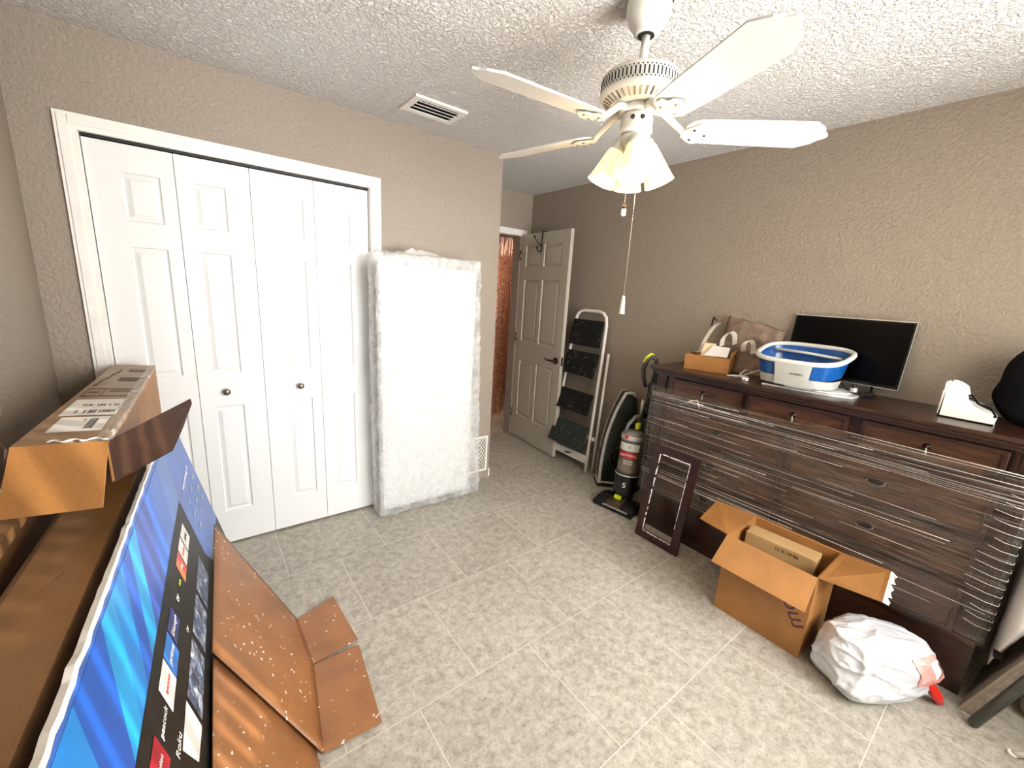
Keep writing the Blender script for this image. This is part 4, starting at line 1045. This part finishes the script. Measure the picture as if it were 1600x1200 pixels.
for r_ in range(3):
    for c_ in range(3): ft(('4K', 'HDR', 'Wi-Fi', 'HDMI', 'Voice', 'Dolby', 'App', 'LED', 'USB')[r_*3+c_], -.57+c_*.13, .58-r_*.055, .026, M['spagrey'])
# inner brown carton body (top surface visible)
b = MB()
inm = frame_mtx((kk-.048, 0, 0), (.05,1,0), (-.235,0,1))   # x along length, y up the lean, z = outward normal
def inpt(y, zz, d): return fpt(y, zz, -.045) - n_*d
UT = .846
b2 = []
q = [inpt(YZ, 0.02, 0), inpt(YA-.01, .02, 0), inpt(YA-.01, UT, 0), inpt(YZ, UT, 0)]
q2 = [inpt(YZ, .05, .137), inpt(YA-.01, .05, .137), inpt(YA-.01, UT+.012, .137), inpt(YZ, UT+.012, .137)]
A_ = [b.bm.verts.new(p) for p in q]; B_ = [b.bm.verts.new(p) for p in q2]
fs = [b.bm.faces.new(A_), b.bm.faces.new(B_[::-1])] + [b.bm.faces.new([A_[i], B_[i], B_[(i+1)%4], A_[(i+1)%4]]) for i in range(4)]
b._fin(fs, M['card_shiny']); b.build('inner_carton', tc)
b = MB() # seam cut and tape scar on top
b.poly([inpt(-1.35,UT+.0075,.05), inpt(-1.36,UT+.0078,.053), inpt(-1.44,UT+.0105,.100), inpt(-1.435,UT+.0103,.097)], M['card_dk'], .0)
b.build('cut_mark', tc)
# sheet strip behind, and another carton next to the wall
b = MB(); bs = [inpt(YZ, .07, .149), inpt(YA-.12, .07, .149), inpt(YA-.12, UT-.002, .149), inpt(YZ, UT-.002, .149)]
b.poly(bs, M['card_grey'], .014); tag(b.build('cardboard_sheet'), 'narrow upright cardboard sheet wedged between the blue carton and the wall carton', 'cardboard')
b = MB(); b.box((.004, -2.0, .002), (.070, -.36, .825), M['card_shiny']); oc = tag(b.build('flat_carton'), 'flat brown carton standing tight against the left wall', 'carton')

# ------------------------------------------------------------------ labelled long box on top
lb = thing('long_shipping_box', 'long brown shipping box with white labels lying on the leaning cartons', 'box', (.25, -.7, .88))
NL = Vector((.143, -1.215, 1.097)); NR = Vector((.309, -1.262, 1.099)); FL = Vector((.197, -.055, 1.082)); FR = Vector((.341, -.16, 1.086))
dn = Vector((0,0,-.105)); df = Vector((0,0,-.226)); MR = NR*.55+FR*.45+df; ML = NL*.55+FL*.45+df
b = MB()
b.poly([NL, NR, FR, FL], M['card_grey'], .004)
b.poly([NR, NR+dn, MR, FR+df, FR], M['card'], .004)
b.poly([NL, FL, FL+df, ML, NL+dn], M['card'], .004)
b.poly([ML, FL+df, FR+df, MR], M['card'], .004); b.poly([FL, FR, FR+df, FL+df], M['card'], .004)
b.build('box_body', lb)
flapq('flap', [NL, NL+Vector((-.035,-.035,-.155)), NR+Vector((-.022,-.04,-.152)), NR], M['card'], lb)
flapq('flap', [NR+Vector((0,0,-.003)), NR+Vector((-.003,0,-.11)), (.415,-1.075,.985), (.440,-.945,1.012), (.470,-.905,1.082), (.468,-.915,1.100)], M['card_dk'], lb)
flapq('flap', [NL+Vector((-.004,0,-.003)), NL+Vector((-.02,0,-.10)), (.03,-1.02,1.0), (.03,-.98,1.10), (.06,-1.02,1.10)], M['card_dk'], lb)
ex = (NR-NL).normalized(); ey = (FL-NL+FR-NR).normalized()
def lp(u, v, off=.001):
    p = (NL*(1-u)+NR*u)*(1-v) + (FL*(1-u)+FR*u)*v; return p + Vector((0,0,off))
def label(u0, u1, v0, v1, sk=0, bars=()):
    b = MB(); b.poly([lp(u0, v0), lp(u1, v0), lp(u1+sk, v1), lp(u0+sk, v1)], M['white_paper'], .0); lo = b.build('shipping_label', lb)
    b = MB()
    for (a0, a1, c0, c1, k) in bars:
        for i in range(k):
            if random.random() < .12: continue
            ua = u0+(u1-u0)*(a0+(a1-a0)*i/k); ub = ua+(u1-u0)*(a1-a0)/k*random.uniform(.35, .75); va = v0+(v1-v0)*c0; vb = v0+(v1-v0)*c1
            b.poly([lp(ua, va, .0016), lp(ub, va, .0016), lp(ub, vb, .0016), lp(ua, vb, .0016)], M['ink'])
    b.build('barcode', lo)
label(.20, .84, .085, .21, 0, ((.62,.80,.15,.85,8), (.5,.56,.7,.85,2)))
label(.12, .88, .225, .40, 0, ((.22,.95,.12,.3,24), (.25,.8,.55,.66,10), (.85,.97,.55,.66,3)))
b = MB()
for (u0, u1, v0, v1) in ((.10,.90,.44,.447), (.10,.90,.54,.547), (.10,.115,.44,.547), (.885,.90,.44,.547), (.4,.41,.44,.547), (.5,.85,.50,.506), (.15,.35,.49,.50), (.5,.85,.52,.526)):
    b.poly([lp(u0,v0), lp(u1,v0), lp(u1,v1), lp(u0,v1)], M['ink'])
for i in range(26):
    u = .45+i*.019; b.poly([lp(u,.66), lp(u+.009*random.uniform(.5,1.4),.66), lp(u+.009,.735), lp(u,.735)], M['ink'])
for i in range(20):
    u = .5+i*.02; b.poly([lp(u,.84), lp(u+.008,.84), lp(u+.008,.89), lp(u,.89)], M['ink'])
b.tube([lp(.10+.02*math.sin(k*.9)+.012*k, .58+.016*k+.01*math.cos(k*1.7), .0015) for k in range(20)], .0016, M['ink'], 4)
b.build('printed_marks', lb)
b = MB() # clear tape over the edge
for (ua, ub, va, vb) in ((.86, 1.02, .0, 1.0),):
    n = 40
    def tf(u, v):
        p = lp(ua+(ub-ua)*u, va+(vb-va)*v, .0025+.002*noise.noise((u*5, v*30, 0)))
        if u > .85: p.z -= .012; p.x += .004*noise.noise((v*40, 1, 1))
        return p
    b.grid(tf, 6, n, M['clearfilm'])
b.tube([lp(.35+.65*k/14, .012+.008*math.sin(k*1.3), .003) for k in range(15)], [.0015+.001*(k%3) for k in range(15)], M['strand'], 5)
b.build('tape', lb)

# ------------------------------------------------------------------ flattened brown box leaning on the carton
fb = thing('opened_brown_box', 'opened out brown box with white paint specks leaning against the blue carton', 'box', (.65, -1.1, 0))
F0 = Vector((.752, -.800, .006)); F1 = Vector((.758, -1.075, .006)); F2 = Vector((.712, -1.440, .006))
T0 = fpt(-.385, .350, .012); T2 = fpt(-1.19, .340, .012)
b = MB()
def side(u, v): # v=0 top edge, v=1 fold line on the floor
    tp = T0*(1-u)+T2*u
    if u < .5: bt = F0*(1-u/.5)+F1*(u/.5)
    else: bt = F1*(1-(u-.5)/.5)+F2*((u-.5)/.5)
    # the far edge belongs to a slope which meets the floor sooner
    p = tp*(1-v)+bt*v; p.z += .012*math.sin(PI*v)*math.sin(PI*u)
    return p
vsT = b.grid(side, 16, 12, M['card_speck'], True)
bmesh.ops.recalc_face_normals(b.bm, faces=b.bm.faces)
o = b.build('speckled_panel', fb); md = o.modifiers.new('thick', 'SOLIDIFY'); md.thickness = .005; md.offset = 0
flapq('flap', [F0, (.918,-.745,.012), (.938,-1.055,.010), F1], M['card_speck'], fb, .005)
flapq('flap', [F1+Vector((0,-.008,0)), (.932,-1.09,.012), (.898,-1.452,.010), F2], M['card_speck'], fb, .005)
b = MB()
def side2(u, v):
    tp = fpt(-1.20-.85*u, .325-.03*u, .012); bt = Vector((.700-.02*u, -1.235-.80*u, .006))
    p = tp*(1-v)+bt*v; p -= n_*.003; return p
b.grid(side2, 10, 10, M['card_speck'], True)
o = b.build('lower_panel', fb); md = o.modifiers.new('thick', 'SOLIDIFY'); md.thickness = .005; md.offset = 0

# ------------------------------------------------------------------ window blinds
bl = thing('window_blind', 'white vertical vane blind hanging in the window behind the viewer', 'blind', ((WX0+WX1)/2, YS-.02, WZ1))
for i in range(20):
    b = MB(); x = WX0+.075+i*.094
    b.box((-.0008, -.044, WZ0+.03), (.0008, .044, WZ1-.04), M['trim'], Matrix.Translation((x, YS-.018, 0)) @ Matrix.Rotation(R(9), 4, 'Z')); b.build('vane', bl)
b = MB(); b.box((WX0+.005, YS-.038, WZ1-.038), (WX1-.005, YS-.002, WZ1-.002), M['trim']); b.build('head_rail', bl)

# ------------------------------------------------------------------ lights
def area(name, loc, rot, sx, sy, e, col):
    l = bpy.data.lights.new(name, 'AREA'); l.shape = 'RECTANGLE'; l.size = sx; l.size_y = sy; l.energy = e; l.color = col
    o = bpy.data.objects.new(name, l); C.objects.link(o); o.location = loc; o.rotation_euler = rot; return o
area('window_daylight', ((WX0+WX1)/2, YS-.30, (WZ0+WZ1)/2+.05), (R(90), 0, 0), 2.1, 1.6, 300, (.98, .99, 1.0))
area('ground_bounce', ((WX0+WX1)/2, YS-1.9, .15), (R(112), 0, 0), 4.0, 1.4, 130, (1, .97, .92))  # added fill to lift the ceiling, standing for light off sunlit ground
sl = bpy.data.lights.new('sun', 'SUN'); sl.energy = 9; sl.angle = R(.6); sl.color = (1, .93, .82)
so = bpy.data.objects.new('sun', sl); C.objects.link(so)
so.rotation_euler = Vector((-1.9, 1.9, -.62)).to_track_quat('-Z', 'Y').to_euler()
for k in range(4):
    a = ca + k*PI/2 + .06
    l = bpy.data.lights.new('bulb_glow', 'POINT'); l.energy = 3.4; l.color = (1, .72, .42); l.shadow_soft_size = .03
    o = bpy.data.objects.new('bulb_glow', l); C.objects.link(o); o.location = (FX+.135*math.cos(a), FY+.135*math.sin(a), 1.885)
l = bpy.data.lights.new('hall_fill', 'POINT'); l.energy = 26; l.color = (1, .8, .62); l.shadow_soft_size = .15  # unseen light for the warm room behind the curtain
o = bpy.data.objects.new('hall_fill', l); C.objects.link(o); o.location = (3.5, 2.0, 2.1)

l = bpy.data.lights.new('hall_fill', 'POINT'); l.energy = 20; l.color = (1, .86, .7); l.shadow_soft_size = .1  # extra light added in the hall, no fixture, to brighten the bead curtain
o = bpy.data.objects.new('hall_fill', l); C.objects.link(o); o.location = (4.3, 1.08, 1.7)
w = bpy.data.worlds.new('world'); bpy.context.scene.world = w; w.use_nodes = True
t = w.node_tree; t.nodes.clear(); bg = t.nodes.new('ShaderNodeBackground'); wo = t.nodes.new('ShaderNodeOutputWorld')
sk = t.nodes.new('ShaderNodeTexSky'); sk.sky_type = 'HOSEK_WILKIE'; sk.sun_direction = (1.9, -1.9, .62)
t.links.new(sk.outputs[0], bg.inputs[0]); bg.inputs[1].default_value = .6; t.links.new(bg.outputs[0], wo.inputs[0])

# ------------------------------------------------------------------ camera
f, (yaw, pitch, roll) = 642.067, (.6628, -.2213, .0593)
Fw = Vector((math.sin(yaw)*math.cos(pitch), math.cos(yaw)*math.cos(pitch), math.sin(pitch)))
Rt = Vector((math.cos(yaw), -math.sin(yaw), 0)); Up = Rt.cross(Fw)
R2 = math.cos(roll)*Rt + math.sin(roll)*Up; U2 = -math.sin(roll)*Rt + math.cos(roll)*Up
cd_ = bpy.data.cameras.new('camera'); cd_.sensor_fit = 'HORIZONTAL'; cd_.sensor_width = 36; cd_.lens = f/1600*36; cd_.clip_start = .02
co = bpy.data.objects.new('camera', cd_); C.objects.link(co)
m = Matrix((R2, U2, -Fw)).transposed().to_4x4(); m.translation = Vector((.5012, -2.5853, 1.5064)); co.matrix_world = m
sc = bpy.context.scene; sc.camera = co
sc.view_settings.view_transform = 'Standard'; sc.view_settings.look = 'None'; sc.view_settings.gamma = 1; sc.view_settings.use_curve_mapping = False
sc.view_settings.exposure = .15
sc.cycles.max_bounces = 8; sc.cycles.transparent_max_bounces = 16; sc.cycles.caustics_reflective = False; sc.cycles.caustics_refractive = False
sc.cycles.sample_clamp_indirect = 6
